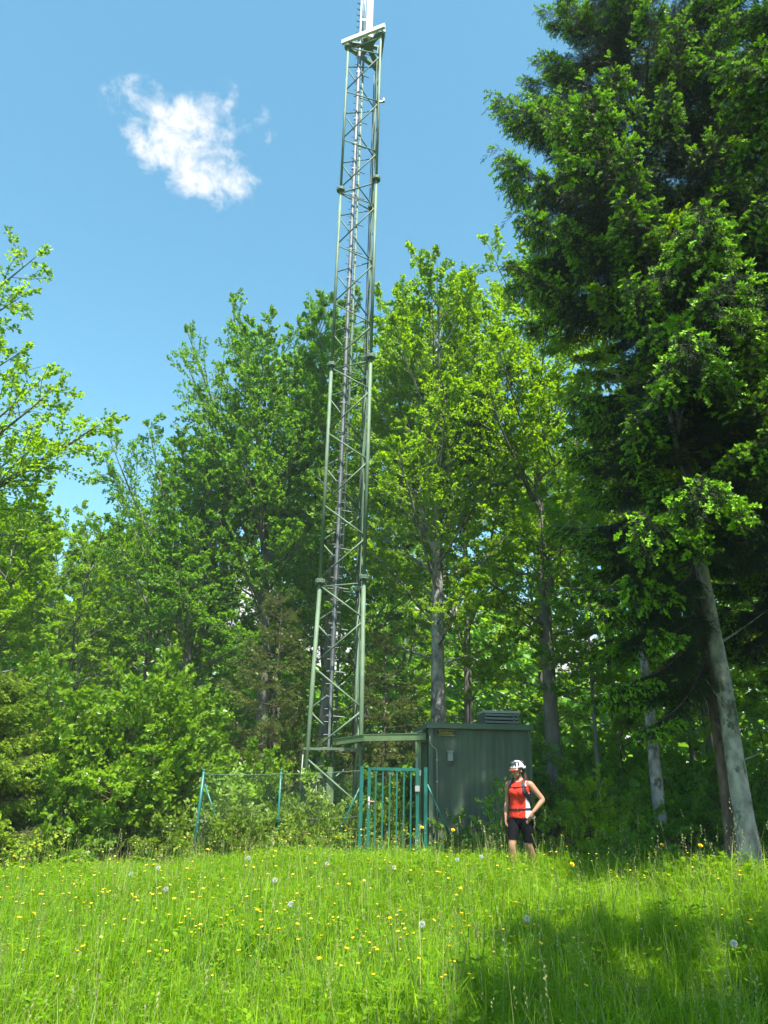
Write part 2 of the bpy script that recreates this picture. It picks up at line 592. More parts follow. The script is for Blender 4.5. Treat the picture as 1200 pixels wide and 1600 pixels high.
def limb_path(rng, p0, d0, L, k=8, lift=0.25, wob=0.06, aim=None):
    """a limb that bends upward; aim: end point it must reach"""
    p0 = np.asarray(p0, float)
    t = np.linspace(0, 1, k)
    if aim is not None:
        aim = np.asarray(aim, float)
        v = aim - p0
        L = np.linalg.norm(v)
        P = p0 + v * t[:, None]
        P[:, 2] += lift * L * (t * (1 - t)) * -0.6 if lift > 0 else -lift * L * (t * (1 - t))
    else:
        P = p0 + np.asarray(d0, float) * (L * t)[:, None]
        P[:, 2] += lift * L * t ** 2
    w = np.cumsum(rng.normal(0, wob * L / k, (k, 3)), axis=0) * t[:, None]
    if aim is not None:
        w = w * (1 - t[:, None])
    P = P + w
    return P


def broadleaf(name, seed, base, H, crown_base, radius, label, cat='tree', group=None, n_limbs=38, r0=0.2, lean=(0, 0), leaders=2,
              leafmat='leaf_beech', bark='bark_beech', leaf=0.10, gap=0.3, twig_n=7, leaf_n=9, extra=(), elev=(0.25, 1.05), profile=None,
              tint=(0, 1), lift=0.2, bare=(), fork=0.45, stems=None, wob=0.05, droop=0.12, skirt=0.6):
    """a tree with tapered trunk, forked leaders, limbs, laterals and leaf sprays"""
    rng = np.random.default_rng(seed)
    bx, by = base
    bz = gz(bx, by) - 0.05
    root = empty(name, (bx, by, bz), label, cat, group)
    k = 12
    t = np.linspace(0, 1, k)
    wobble = np.cumsum(rng.normal(0, wob * 0.35, (k, 3)), axis=0) * np.array([1, 1, 0.1])
    trunk = np.stack([lean[0] * t ** 1.3, lean[1] * t ** 1.3, t * H * 0.96], axis=1) + wobble * t[:, None]
    rad = r0 * ((1 - t) ** 0.85 * 0.93 + 0.05)
    rad[0] *= 1.3
    axes = [(trunk, crown_base / H)]
    tv, tf = tubes_np(trunk[None], rad[None], 12)
    wood_parts = [(tv, tf)]
    for i in range(leaders):
        f0 = fork + rng.uniform(-0.08, 0.10)
        p0 = np.array([np.interp(f0, t, trunk[:, j]) for j in range(3)])
        az = rng.uniform(0, 2 * PI) if i == 0 else az + 2 * PI / max(leaders, 1) + rng.uniform(-0.5, 0.5)
        L = H * (1 - f0) * rng.uniform(0.8, 1.0)
        out_ = radius * rng.uniform(0.35, 0.6)
        tt = np.linspace(0, 1, 9)
        ld = p0 + np.stack([math.cos(az) * out_ * tt ** 0.8, math.sin(az) * out_ * tt ** 0.8, L * tt], axis=1)
        ld += np.cumsum(rng.normal(0, 0.05, (9, 3)), axis=0) * tt[:, None]
        rr = np.interp(f0, t, rad) * 0.7 * (1 - tt * 0.93)
        wood_parts.append(tubes_np(ld[None], rr[None], 8))
        axes.append((ld, 0.12))
    limbs, normals, limb_r = [], [], []
    if profile is None:
        profile = lambda s: min(1.0, skirt + 1.6 * s) * (1 - 0.8 * s ** 2.5) ** 0.7
    total = sum(1.0 if i == 0 else 0.55 for i in range(len(axes)))
    for ai, (ax, start) in enumerate(axes):
        cnt = int(n_limbs * (1.0 if ai == 0 else 0.55) / total)
        tt = np.linspace(0, 1, len(ax))
        for i in range(cnt):
            s0 = (i + rng.uniform(0, 1)) / cnt
            u = start + (1 - start) * s0 * 0.985
            p0 = np.array([np.interp(u, tt, ax[:, j]) for j in range(3)])
            s = np.clip((p0[2] - crown_base) / (H - crown_base), 0, 1)
            az = i * 2.39996 + ai * 1.3 + rng.uniform(-0.5, 0.5)
            el = elev[0] + (elev[1] - elev[0]) * s + rng.uniform(-0.18, 0.18)
            L = max(0.5, radius * profile(s) * rng.uniform(0.75, 1.15) * (1 if ai == 0 else 0.7))
            d = np.array([math.cos(az) * math.cos(el), math.sin(az) * math.cos(el), math.sin(el)])
            limbs.append(limb_path(rng, p0, d, L, lift=lift * (0.4 + s)))
            limb_r.append(0.010 + 0.011 * L)
    for (z0, aim) in extra:
        a = np.array(aim, float) - np.array([bx, by, bz])
        u = z0 / (H * 0.96)
        p0 = np.array([np.interp(u, t, trunk[:, j]) for j in range(3)])
        limbs.append(limb_path(rng, p0, None, 0, k=9, lift=0.3, aim=a, wob=0.05))
        limb_r.append(0.02 + 0.011 * np.linalg.norm(a - p0))
    for path in limbs:
        tg = nrm(path[-1] - path[0])
        upv = np.array([0, 0, 1.0]) + rng.normal(0, 0.15, 3)
        nvec = upv - tg * np.dot(upv, tg)
        if np.linalg.norm(nvec) < 0.3:
            nvec = np.cross(tg, np.array([math.cos(seed), math.sin(seed), 0]))
        normals.append(nvec / np.linalg.norm(nvec))
    wood, leaves = grow_sprays(rng, limbs, normals, lateral_gap=gap, twig_n=twig_n, leaf_n=leaf_n, leaf=leaf, tint=tint, droop=droop, jitter=0.55)
    groups = {}
    for path, r_ in zip(limbs, limb_r):
        groups.setdefault(len(path), []).append((path, r_))
    limb_parts = []
    for kk, lst in groups.items():
        P = np.stack([p for p, _ in lst])
        R = np.stack([r_ * (1 - 0.85 * np.linspace(0, 1, kk)) for _, r_ in lst])
        limb_parts.append(tubes_np(P, R, 5))
    for P, R in wood:
        limb_parts.append(tubes_np(P[:, ::2], R[:, ::2], 3))
    for (p_, q_) in bare:
        a0, a1 = np.array(p_, float) - np.array([bx, by, bz]), np.array(q_, float) - np.array([bx, by, bz])
        pth = limb_path(rng, a0, None, 0, k=9, lift=0.1, aim=a1, wob=0.08)
        limb_parts.append(tubes_np(pth[None], (0.018 * (1 - 0.85 * np.linspace(0, 1, 9)))[None], 4))
    v, f = join_vf(wood_parts)
    link('trunk', np_mesh('trunk', v, f, [bark], smooth=True), root)
    v, f = join_vf(limb_parts)
    tag(link('branches', np_mesh('branches', v, f, [bark], smooth=True), root), kind='stuff')
    V, F, T = leaf_cards(rng, *leaves)
    tag(link('crown', np_mesh('crown', V, F, [leafmat], T), root), kind='stuff')
    return root


def shrub(name, seed, base, H, spread, label, cat='shrub', group=None, stems=9, leafmat='leaf_hazel', leaf=0.10, gap=0.26, twig_n=6, leaf_n=8, tint=(0, 1), bark='twig_brown', arch=0.25, splay=1.0, droop=0.15):
    """many stems rising and arching out of one stool"""
    rng = np.random.default_rng(seed)
    bx, by = base
    bz = gz(bx, by) - 0.04
    root = empty(name, (bx, by, bz), label, cat, group)
    limbs, normals = [], []
    for i in range(stems):
        az = i * 2.39996 + rng.uniform(-0.4, 0.4)
        q = math.sqrt((i + 0.5) / stems) * splay
        h = H * (1 - 0.62 * q ** 1.6) * rng.uniform(0.85, 1.08)
        out_ = spread * q * rng.uniform(0.8, 1.1)
        t = np.linspace(0, 1, 9)
        P = np.stack([math.cos(az) * out_ * t ** 1.2, math.sin(az) * out_ * t ** 1.2, h * (t * (1 + arch) - arch * t ** 3)], axis=1)
        P += np.cumsum(rng.normal(0, 0.03, (9, 3)), axis=0) * t[:, None]
        limbs.append(P)
        tg = nrm(P[-1] - P[0])
        nv = np.array([math.cos(az), math.sin(az), 0.8]) * np.array([0.6, 0.6, 1]) + rng.normal(0, 0.2, 3)
        nv = nv - tg * np.dot(nv, tg)
        normals.append(nv / np.linalg.norm(nv))
    wood, leaves = grow_sprays(rng, limbs, normals, lateral_gap=gap, twig_n=twig_n, leaf_n=leaf_n, leaf=leaf, lat_len=0.4, start=0.06, droop=droop, maxlat=1.2, jitter=0.45, tint=tint)
    P = np.stack(limbs)
    R = np.stack([(0.012 + 0.006 * H) * (1 - 0.85 * np.linspace(0, 1, 9)) for _ in limbs])
    v, f = join_vf([tubes_np(P, R, 5)] + [tubes_np(a[:, ::2], b_[:, ::2], 3) for a, b_ in wood])
    tag(link('stems', np_mesh('stems', v, f, [bark], smooth=True), root), kind='stuff')
    V, F, T = leaf_cards(rng, *leaves)
    V[:, 2] = np.maximum(V[:, 2], 0.02)
    tag(link('foliage', np_mesh('foliage', V, F, [leafmat], T), root), kind='stuff')
    return root


def quads_to_tris(F):
    return np.concatenate([F[:, [0, 1, 2]], F[:, [0, 2, 3]]], axis=0)


def bough_mesh(seed, L=3.4, width=1.0, hang=1.9, shoot=0.11, gap=0.10, sub_gap=0.085, tip_share=0.8, tip_from=0.58, mats=('bark_spruce', 'needle_spruce'), spread=0.27, density=0.036, hang_tips=0.28):
    """one spruce bough along +x: sagging limb, side twigs, hanging twigs, needled shoots, fresh tips"""
    rng = np.random.default_rng(seed)
    K = 10
    tk = np.linspace(0, 1, K)
    path = np.stack([L * tk, 0.05 * L * np.sin(tk * 2.5 + seed) * tk, -0.13 * L * np.sin(tk * PI * 0.85) + 0.02 * L * tk ** 3], axis=1)
    wood = [tubes_np(path[None], ((0.010 + 0.009 * L) * (1 - 0.88 * tk))[None], 5)]
    m = int(2 * L / gap)
    u = np.sort(rng.uniform(0.14, 1.0, m))
    pos = np.stack([np.interp(u, tk, path[:, j]) for j in range(3)], axis=1)
    sg = np.where(np.arange(m) % 2 == 0, 1.0, -1.0)
    ll = (0.14 + spread * L * (1 - u) ** 0.8 * np.minimum(1, (u + 0.1) * 2.2)) * rng.uniform(0.55, 1.25, m) * width
    fwd_ = rng.uniform(0.55, 1.1, m)
    d = nrm(np.stack([fwd_, sg * rng.uniform(0.6, 1.0, m), rng.uniform(-0.35, 0.15, m)], axis=1))
    S = np.concatenate([pos, path[-1:]])
    D = np.concatenate([d, [[1.0, 0, 0.05]]])
    LEN = np.concatenate([ll, [0.25]])
    UU = np.concatenate([u, [1.0]])
    t4 = np.linspace(0, 1, 4)
    LP = S[:, None, :] + D[:, None, :] * (LEN[:, None] * t4)[..., None] + np.array([0, 0, -0.25]) * (t4 ** 2)[None, :, None] * LEN[:, None, None]
    wood.append(tubes_np(LP[:, [0, 1, 3]], (0.0035 + 0.005 * LEN[:, None]) * (1 - 0.75 * t4[[0, 1, 3]])[None, :], 3))
    # hanging twigs
    cnt = np.maximum(2, (LEN / sub_gap).astype(int))
    rep_ = np.repeat(np.arange(len(S)), cnt)
    j = np.arange(len(rep_)) - (np.cumsum(cnt) - cnt)[rep_]
    us = (j + rng.uniform(0.2, 1.0, len(rep_))) / cnt[rep_]
    x = us * 3
    i0 = np.clip(x.astype(int), 0, 2)
    fr = (x - i0)[:, None]
    HS = LP[rep_, i0] * (1 - fr) + LP[rep_, i0 + 1] * fr
    HT = nrm(LP[rep_, i0 + 1] - LP[rep_, i0])
    sd = nrm(np.cross(HT, np.array([[0, 0, 1.0]]))) * np.where(j % 2 == 0, 1.0, -1.0)[:, None]
    HD = nrm(HT * rng.uniform(0.4, 0.9, (len(rep_), 1)) + sd * rng.uniform(0.3, 0.8, (len(rep_), 1)) + np.array([0, 0, -1.0]) * rng.uniform(0.05, hang, (len(rep_), 1)))
    HL = rng.uniform(0.10, 0.42, len(rep_)) * (0.6 + 0.6 * (1 - us)) * width ** 0.5
    TS = np.concatenate([HS, S])
    TD = np.concatenate([HD, D])
    TL = np.concatenate([HL, LEN])
    TU = np.concatenate([UU[rep_], UU])
    # shoots along all twigs
    cn = np.maximum(2, (TL / density).astype(int))
    r2 = np.repeat(np.arange(len(TS)), cn)
    j = np.arange(len(r2)) - (np.cumsum(cn) - cn)[r2]
    uu = (j + rng.uniform(0, 0.9, len(r2))) / cn[r2]
    SP = TS[r2] + TD[r2] * (uu * TL[r2])[:, None] + np.array([0, 0, -0.25]) * ((uu ** 2) * TL[r2])[:, None]
    n = len(r2)
    sd = nrm(np.cross(TD[r2], np.array([[0, 0, 1.0]]) + rng.normal(0, 0.5, (n, 3)))) * np.where(j % 2 == 0, 1.0, -1.0)[:, None]
    SD = nrm(TD[r2] * rng.uniform(0.6, 1.1, (n, 1)) + sd * rng.uniform(0.2, 0.9, (n, 1)) + np.array([0, 0, -0.2]))
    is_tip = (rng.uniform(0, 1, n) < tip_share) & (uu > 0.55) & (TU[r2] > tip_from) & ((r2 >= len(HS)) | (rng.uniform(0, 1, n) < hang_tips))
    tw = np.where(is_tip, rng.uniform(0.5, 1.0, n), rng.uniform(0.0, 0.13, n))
    sl = shoot * rng.uniform(0.7, 1.3, n) * np.where(is_tip, 1.15, 1.0)
    nn = nrm(np.cross(SD, rng.normal(0, 1, (n, 3))))
    side = np.cross(SD, nn)
    V_, T_ = [], []
    # needles: narrow triangles standing off the shoot all round, pointing forward
    for q in range(6):
        for h_ in range(2):
            ang = q * 1.7 + h_ * PI + rng.uniform(-0.5, 0.5, n)
            off = side * np.cos(ang)[:, None] + nn * np.sin(ang)[:, None]
            ua = 0.02 + 0.15 * q + 0.07 * h_
            nl = sl * np.where(is_tip, 0.27, 0.20)
            a_ = SP + SD * (sl * ua)[:, None]
            b_ = a_ + SD * (sl * np.where(is_tip, 0.36, 0.14))[:, None]
            c_ = a_ + SD * (sl * 0.30)[:, None] + off * nl[:, None]
            V_.append(np.stack([a_, b_, c_], axis=1))
    NV = np.stack(V_, axis=1).reshape(-1, 3)
    NT = np.repeat(tw, 36)
    wv, wf = join_vf(wood)
    wf = quads_to_tris(wf)
    V = np.concatenate([wv, NV])
    F = np.concatenate([wf, np.arange(len(NV)).reshape(-1, 3) + len(wv)])
    T = np.concatenate([np.zeros(len(wv)), NT])
    mi = np.concatenate([np.zeros(len(wf), int), np.ones(len(NV) // 3, int)])
    return np_mesh('bough', V, F, list(mats), T, mat_index=mi)


def conifer(name, seed, base, H, z0, rfun, boughs, L0, label, group=None, r0=0.12, whorl=0.5, per=6, bark='bark_spruce', extra=(), cat='tree', tilt=0.0, rnd=(0.7, 1.15)):
    """straight trunk set with whorls of boughs that share a few meshes"""
    rng = np.random.default_rng(seed)
    bx, by = base
    bz = gz(bx, by) - 0.05
    root = empty(name, (bx, by, bz), label, cat, group)
    t = np.linspace(0, 1, 14)
    trunk = np.stack([0 * t, 0 * t, t * H], axis=1) + np.cumsum(rng.normal(0, 0.012, (14, 3)), axis=0) * np.array([1, 1, 0])
    rad = r0 * ((1 - t) ** 0.9 * 0.95 + 0.03)
    rad[0] *= 1.35
    v, f = tubes_np(trunk[None], rad[None], 14)
    link('trunk', np_mesh('trunk', v, f, [bark], smooth=True), root)
    z, w = z0, 0
    while z < H - 0.05:
        for j in range(per):
            az = w * 0.7 + j * 2 * PI / per + rng.uniform(-0.35, 0.35)
            L = max(0.2, rfun(z, az) * rng.uniform(*rnd))
            s_ = z / H
            el = tilt + 0.55 * s_ ** 3 + rng.uniform(-0.12, 0.12)
            o = link('bough', boughs[int(rng.integers(0, len(boughs)))], root)
            k = L / L0
            o.location = (0, 0, z + rng.uniform(-0.15, 0.15))
            o.rotation_euler = (rng.uniform(-0.3, 0.3), -el, az)
            o.scale = (k, max(k, 0.45 * (k > 0.3)), max(k, 0.45 * (k > 0.3)))
        z += whorl * rng.uniform(0.8, 1.2)
        w += 1
    for (zs, aim) in extra:
        a = Vector(aim) - Vector((bx, by, bz + zs))
        o = link('bough', boughs[int(rng.integers(0, len(boughs)))], root)
        L = a.length
        o.location = (0, 0, zs)
        o.rotation_euler = (0, -math.asin(a.z / L) - 0.03, math.atan2(a.y, a.x))
        o.scale = (L / L0,) * 3
    return root


# ------------------------------------------------------------------ ground
def build_ground():
    m = bpy.data.materials.new('meadow_soil')
    m.use_nodes = True
    t = m.node_tree
    bsdf = t.nodes['Principled BSDF']
    bsdf.inputs['Roughness'].default_value = 0.95
    bsdf.inputs['Specular IOR Level'].default_value = 0.1
    co = N(t, 'ShaderNodeTexCoord')
    sep_ = N(t, 'ShaderNodeSeparateXYZ')
    t.links.new(co.outputs['Object'], sep_.inputs[0])
    nz = N(t, 'ShaderNodeTexNoise')
    nz.inputs['Scale'].default_value = 1.3
    nz.inputs['Detail'].default_value = 8
    t.links.new(co.outputs['Object'], nz.inputs['Vector'])
    edge = fmath(t, 'ADD', sep_.outputs['Y'], fmath(t, 'MULTIPLY', nz.outputs['Fac'], 2.0))
    wood_f = ramp(t, edge, 14.5, 16.0)
    n2 = N(t, 'ShaderNodeTexNoise')
    n2.inputs['Scale'].default_value = 25
    n2.inputs['Detail'].default_value = 6
    t.links.new(co.outputs['Object'], n2.inputs['Vector'])
    ga = N(t, 'ShaderNodeMix', data_type='RGBA')
    ga.inputs['A'].default_value = (0.030, 0.065, 0.010, 1)
    ga.inputs['B'].default_value = (0.070, 0.120, 0.018, 1)
    t.links.new(n2.outputs['Fac'], ga.inputs['Factor'])
    fa = N(t, 'ShaderNodeMix', data_type='RGBA')
    fa.inputs['A'].default_value = (0.030, 0.022, 0.012, 1)
    fa.inputs['B'].default_value = (0.085, 0.060, 0.030, 1)
    t.links.new(n2.outputs['Fac'], fa.inputs['Factor'])
    mx = N(t, 'ShaderNodeMix', data_type='RGBA')
    t.links.new(wood_f, mx.inputs['Factor'])
    t.links.new(ga.outputs['Result'], mx.inputs['A'])
    t.links.new(fa.outputs['Result'], mx.inputs['B'])
    t.links.new(mx.outputs['Result'], bsdf.inputs['Base Color'])
    bp = N(t, 'ShaderNodeBump')
    bp.inputs['Distance'].default_value = 0.05
    t.links.new(n2.outputs['Fac'], bp.inputs['Height'])
    t.links.new(bp.outputs[0], bsdf.inputs['Normal'])
    MATS['meadow_soil'] = m
    xs = np.concatenate([[-1500, -600, -250, -120, -70], np.linspace(-40, 40, 121), [70, 120, 250, 600, 1500]])
    ys = np.concatenate([[-1500, -500, -150, -60], np.linspace(-25, 60, 129), [90, 150, 300, 700, 1500]])
    X, Y = np.meshgrid(xs, ys)
    Z = ground_z(X, Y)
    V = np.stack([X, Y, Z], axis=-1).reshape(-1, 3)
    nx, ny = len(xs), len(ys)
    i = np.arange(nx * ny).reshape(ny, nx)
    F = np.stack([i[:-1, :-1], i[:-1, 1:], i[1:, 1:], i[1:, :-1]], axis=-1).reshape(-1, 4)
    o = link('ground', np_mesh('ground', V, F, ['meadow_soil'], smooth=True))
    tag(o, 'sloping meadow soil running into the forest floor', 'ground', kind='structure')


build_ground()


# ------------------------------------------------------------------ lattice radio tower
def build_tower():
    A = np.array([-0.438, 16.506])
    B = np.array([-1.498, 16.958])
    C = np.array([-0.577, 17.650])
    cen = (A + B + C) / 3
    gb = gz(*cen)
    root = empty('radio_tower', (cen[0], cen[1], gb), 'tall green triangular lattice radio mast behind the gate', 'tower')

    def leg_pt(q, z):
        k = 1.0 if z >= 6 else 1.0 + 0.19 * (6 - z) / 5.7
        p = cen + (q - cen) * k
        return Vector((p[0], p[1], z))

    legs = {'A': A, 'B': B, 'C': C}
    levels = [gb - 0.1, 6.0, 12.0, 18.0, 24.0]
    rads = [0.050, 0.046, 0.042, 0.038]
    for q in legs.values():
        for s in range(4):
            mb = MB().tube([leg_pt(q, levels[s]), leg_pt(q, levels[s + 1])], rads[s], 12)
            part('leg', mb, 'tower_green', root, True)
        for z in (6.0, 12.0, 18.0, 23.93):
            p = leg_pt(q, z)
            mb = MB().lathe([(0.115, -0.045), (0.125, -0.04), (0.125, -0.003), (0.105, -0.002), (0.105, 0.002), (0.125, 0.003), (0.125, 0.04), (0.115, 0.045)], p, 16)
            fl = part('flange', mb, 'tower_green', root)
            mbb = MB()
            for k in range(6):
                a = k * PI / 3
                mbb.lathe([(0.012, -0.066), (0.012, 0.066)], (p.x + 0.1 * math.cos(a), p.y + 0.1 * math.sin(a), p.z), 6)
            o = part('bolts', mbb, 'galvanised', fl)
            o['kind'] = 'stuff'
        # concrete footing and base plate
        p = leg_pt(q, gb)
        part('base_plate', MB().box((p.x, p.y, gb + 0.03), (0.3, 0.3, 0.06)), 'tower_green', root)
    # zig-zag lattice: B-A bars meet B at even heights; B-C bars meet B at odd heights; A-C closes the third face

    def bar(p, q, r_, inset=0.05):
        d = (q - p).normalized()
        return MB().tube([p + d * inset, q - d * inset], r_, 8)

    for (u, v, even) in (('B', 'A', True), ('B', 'C', False), ('A', 'C', True)):
        for z in range(0, 24):
            za, zb = (z, z + 1)
            first_is_u = (z % 2 == 0) == even
            pa_ = leg_pt(legs[u] if first_is_u else legs[v], za + 0.10 if za % 6 == 0 else za + 0.04)
            pb_ = leg_pt(legs[v] if first_is_u else legs[u], zb - 0.10 if zb % 6 == 0 else zb - 0.04)
            if za == 0:
                pa_.z = max(pa_.z, gb + 0.25)
            part('lattice_bar', bar(pa_, pb_, 0.022 if z < 12 else 0.019), 'tower_green', root, True)
        for z in (5.87, 11.87, 17.87, 23.8):
            part('ring_bar', bar(leg_pt(legs[u], z), leg_pt(legs[v], z), 0.019), 'tower_green', root, True)
    # rest platform ring a little above head height
    for (u, v) in (('A', 'B'), ('B', 'C'), ('C', 'A')):
        p, q = leg_pt(legs[u], 2.17), leg_pt(legs[v], 2.17)
        d = (q - p).normalized()
        rot = d.to_track_quat('X', 'Z').to_matrix()
        part('platform_edge', MB().box((p + q) / 2, ((q - p).length + 0.24, 0.05, 0.05), rot), 'tower_green', root)
    for k in range(6):
        f = (k + 0.5) / 6
        p = leg_pt(legs['B'], 2.125).lerp(leg_pt(legs['A'], 2.125), f * 0.98)
        q = leg_pt(legs['B'], 2.125).lerp(leg_pt(legs['C'], 2.125), f * 0.98)
        rot = (q - p).normalized().to_track_quat('X', 'Z').to_matrix()
        part('platform_slat', MB().box((p + q) / 2, ((q - p).length, 0.07, 0.03), rot), 'rust', root)
    # ladder: central dark rail with rungs either side, beside a green cable pole
    lad = MB()
    lad.box((-1.12, 17.0, 14.3), (0.050, 0.040, 24.6))
    ladder = part('ladder', lad, 'ladder_steel', root)
    rung_me = MB().tube([(-0.14, 0, 0), (0.14, 0, 0)], 0.010, 6).mesh('rung', ['ladder_steel'])
    for k in range(88):
        z = 2.2 + k * 0.28
        o = link('rung', rung_me, ladder)
        o.location = Vector((-1.12, 17.03, z)) - root.location
        o.rotation_euler = (0, 0, math.radians(20))
    pole = MB().tube([(-1.0, 17.2, gb), (-1.0, 17.2, 23.8)], 0.034, 10)
    part('cable_pole', pole, 'tower_green', root, True)
    for k, (x, y, r_) in enumerate(((-1.165, 17.02, 0.014), (-1.085, 17.06, 0.014), (-1.07, 16.98, 0.010))):
        pts = [(x + 0.008 * math.sin(i * 1.7 + k), y + 0.008 * math.cos(i * 1.3 + k), 2.3 + i * 1.2) for i in range(20)]
        part('cable', MB().tube(pts, r_, 6), 'cable_black', root, True)
    for k in range(22):
        z = 2.9 + k * 1.0
        a = (-1.22, 17.06, z)
        b2 = (-0.80, 17.20, z - 0.02)
        part('cable_bracket', MB().tube([a, b2], 0.014, 6).box((-1.12, 17.03, z), (0.14, 0.08, 0.05)), 'ladder_steel', root)
    # slim conduit on the right front leg and cable up the left front leg
    p0, p1 = leg_pt(B, gb), leg_pt(B, 2.1)
    part('cable', MB().tube([p0 + Vector((-0.10, -0.03, 0)), p1 + Vector((-0.09, -0.03, 0))], 0.012, 6), 'grey_plastic', root, True)
    pts = [leg_pt(A, z) + Vector((-0.085 + 0.012 * math.sin(z * 1.9), 0.06, 0)) for z in np.linspace(2.5, 23.5, 26)]
    part('cable', MB().tube(pts, 0.018, 6), 'tower_green', root, True)
    pts = [leg_pt(C, z) + Vector((-0.07, -0.03, 0)) for z in np.linspace(2.5, 23.5, 20)]
    part('cable', MB().tube(pts, 0.017, 6), 'cable_black', root, True)
    # junction boxes under the platform
    for (x, z, sx, sz) in ((-1.28, 1.86, 0.14, 0.10), (-1.28, 1.62, 0.14, 0.12), (-1.05, 1.35, 0.16, 0.9)):
        part('junction_box', MB().box((x, 17.05, z), (sx, 0.1, sz)), 'beam_green', root)
    for i in range(5):
        part('cable', MB().tube([(-1.36 + i * 0.085, 17.1, gb), (-1.36 + i * 0.085, 17.08, 1.5)], 0.014, 6), 'tower_green', root, True)
    # small lamp bracket high on the right leg
    p = leg_pt(A, 21.0)
    part('lamp_bracket', MB().box(p + Vector((0.09, -0.03, 0)), (0.14, 0.05, 0.05)).lathe([(0.03, 0), (0.05, 0.02), (0.05, 0.12), (0.03, 0.14)], p + Vector((0.15, -0.03, -0.02)), 10), 'galvanised', root)
    # head frame: white channel on the front edge, dark plate with cut-outs beneath the aerial
    zt = 24.02
    for (u, v, m, hgt) in (('B', 'A', 'top_white', 0.16), ('B', 'C', 'tower_green', 0.12), ('A', 'C', 'tower_green', 0.12)):
        p, q = leg_pt(legs[u], zt), leg_pt(legs[v], zt)
        d = (q - p).normalized()
        outv = Vector(((p + q) / 2 - Vector((cen[0], cen[1], zt)))).normalized() * 0.10
        rot = d.to_track_quat('X', 'Z').to_matrix()
        part('head_beam', MB().box((p + q) / 2 + outv + Vector((0, 0, 0.075 + (0.004 if u == 'B' else 0))), ((q - p).length + (0.36 if m == 'top_white' else 0.06), 0.09, hgt), rot), m, root)
    cz = Vector((cen[0], cen[1], zt + 0.06))
    for q in legs.values():
        p = leg_pt(q, zt + 0.06)
        d = (p - cz).normalized()
        rot = d.to_track_quat('X', 'Z').to_matrix()
        part('head_arm', MB().box((p + cz) / 2, ((p - cz).length, 0.17, 0.05), rot), 'tower_green', root)
    for (u, v) in (('A', 'B'), ('B', 'C'), ('C', 'A')):
        p, q = leg_pt(legs[u], zt + 0.058), leg_pt(legs[v], zt + 0.058)
        m_ = (p + q) / 2
        d = (m_ - cz).normalized()
        rot = d.to_track_quat('X', 'Z').to_matrix()
        part('head_arm', MB().box((m_ + cz) / 2 - Vector((0, 0, 0.006)), ((m_ - cz).length, 0.13, 0.05), rot), 'tower_green', root)
    part('aerial_mast', MB().lathe([(0.20, 0.0), (0.20, 0.03), (0.165, 0.04), (0.13, 0.42), (0.115, 0.5), (0.115, 6.2), (0.09, 6.25)], (cen[0], cen[1] - 0.14, zt + 0.086), 20), 'top_white', root, True)
    # ladder and feeder cables continuing up beside the aerial
    lad2 = part('upper_ladder', MB().box((-1.12, 16.93, 26.7), (0.06, 0.045, 4.6)), 'ladder_steel', root)
    for k in range(13):
        o = link('rung', rung_me, lad2)
        o.location = Vector((-1.14, 16.93, 24.5 + k * 0.28)) - root.location
        o.rotation_euler = (0, 0, math.radians(20))
    for k, x in enumerate((-1.05, -1.00)):
        part('cable', MB().tube([(x, 16.9, 24.1), (x + 0.01, 16.88, 26), (x, 16.9, 28.2)], 0.016, 6), 'top_white' if k else 'galvanised', root, True)
    for z in (25.1, 26.1, 27.1):
        part('cable_bracket', MB().box((-0.98, 16.9, z), (0.22, 0.05, 0.05)), 'galvanised', root)


build_tower()

# ------------------------------------------------------------------ equipment shed
SHED_RZ = math.radians(3.5)


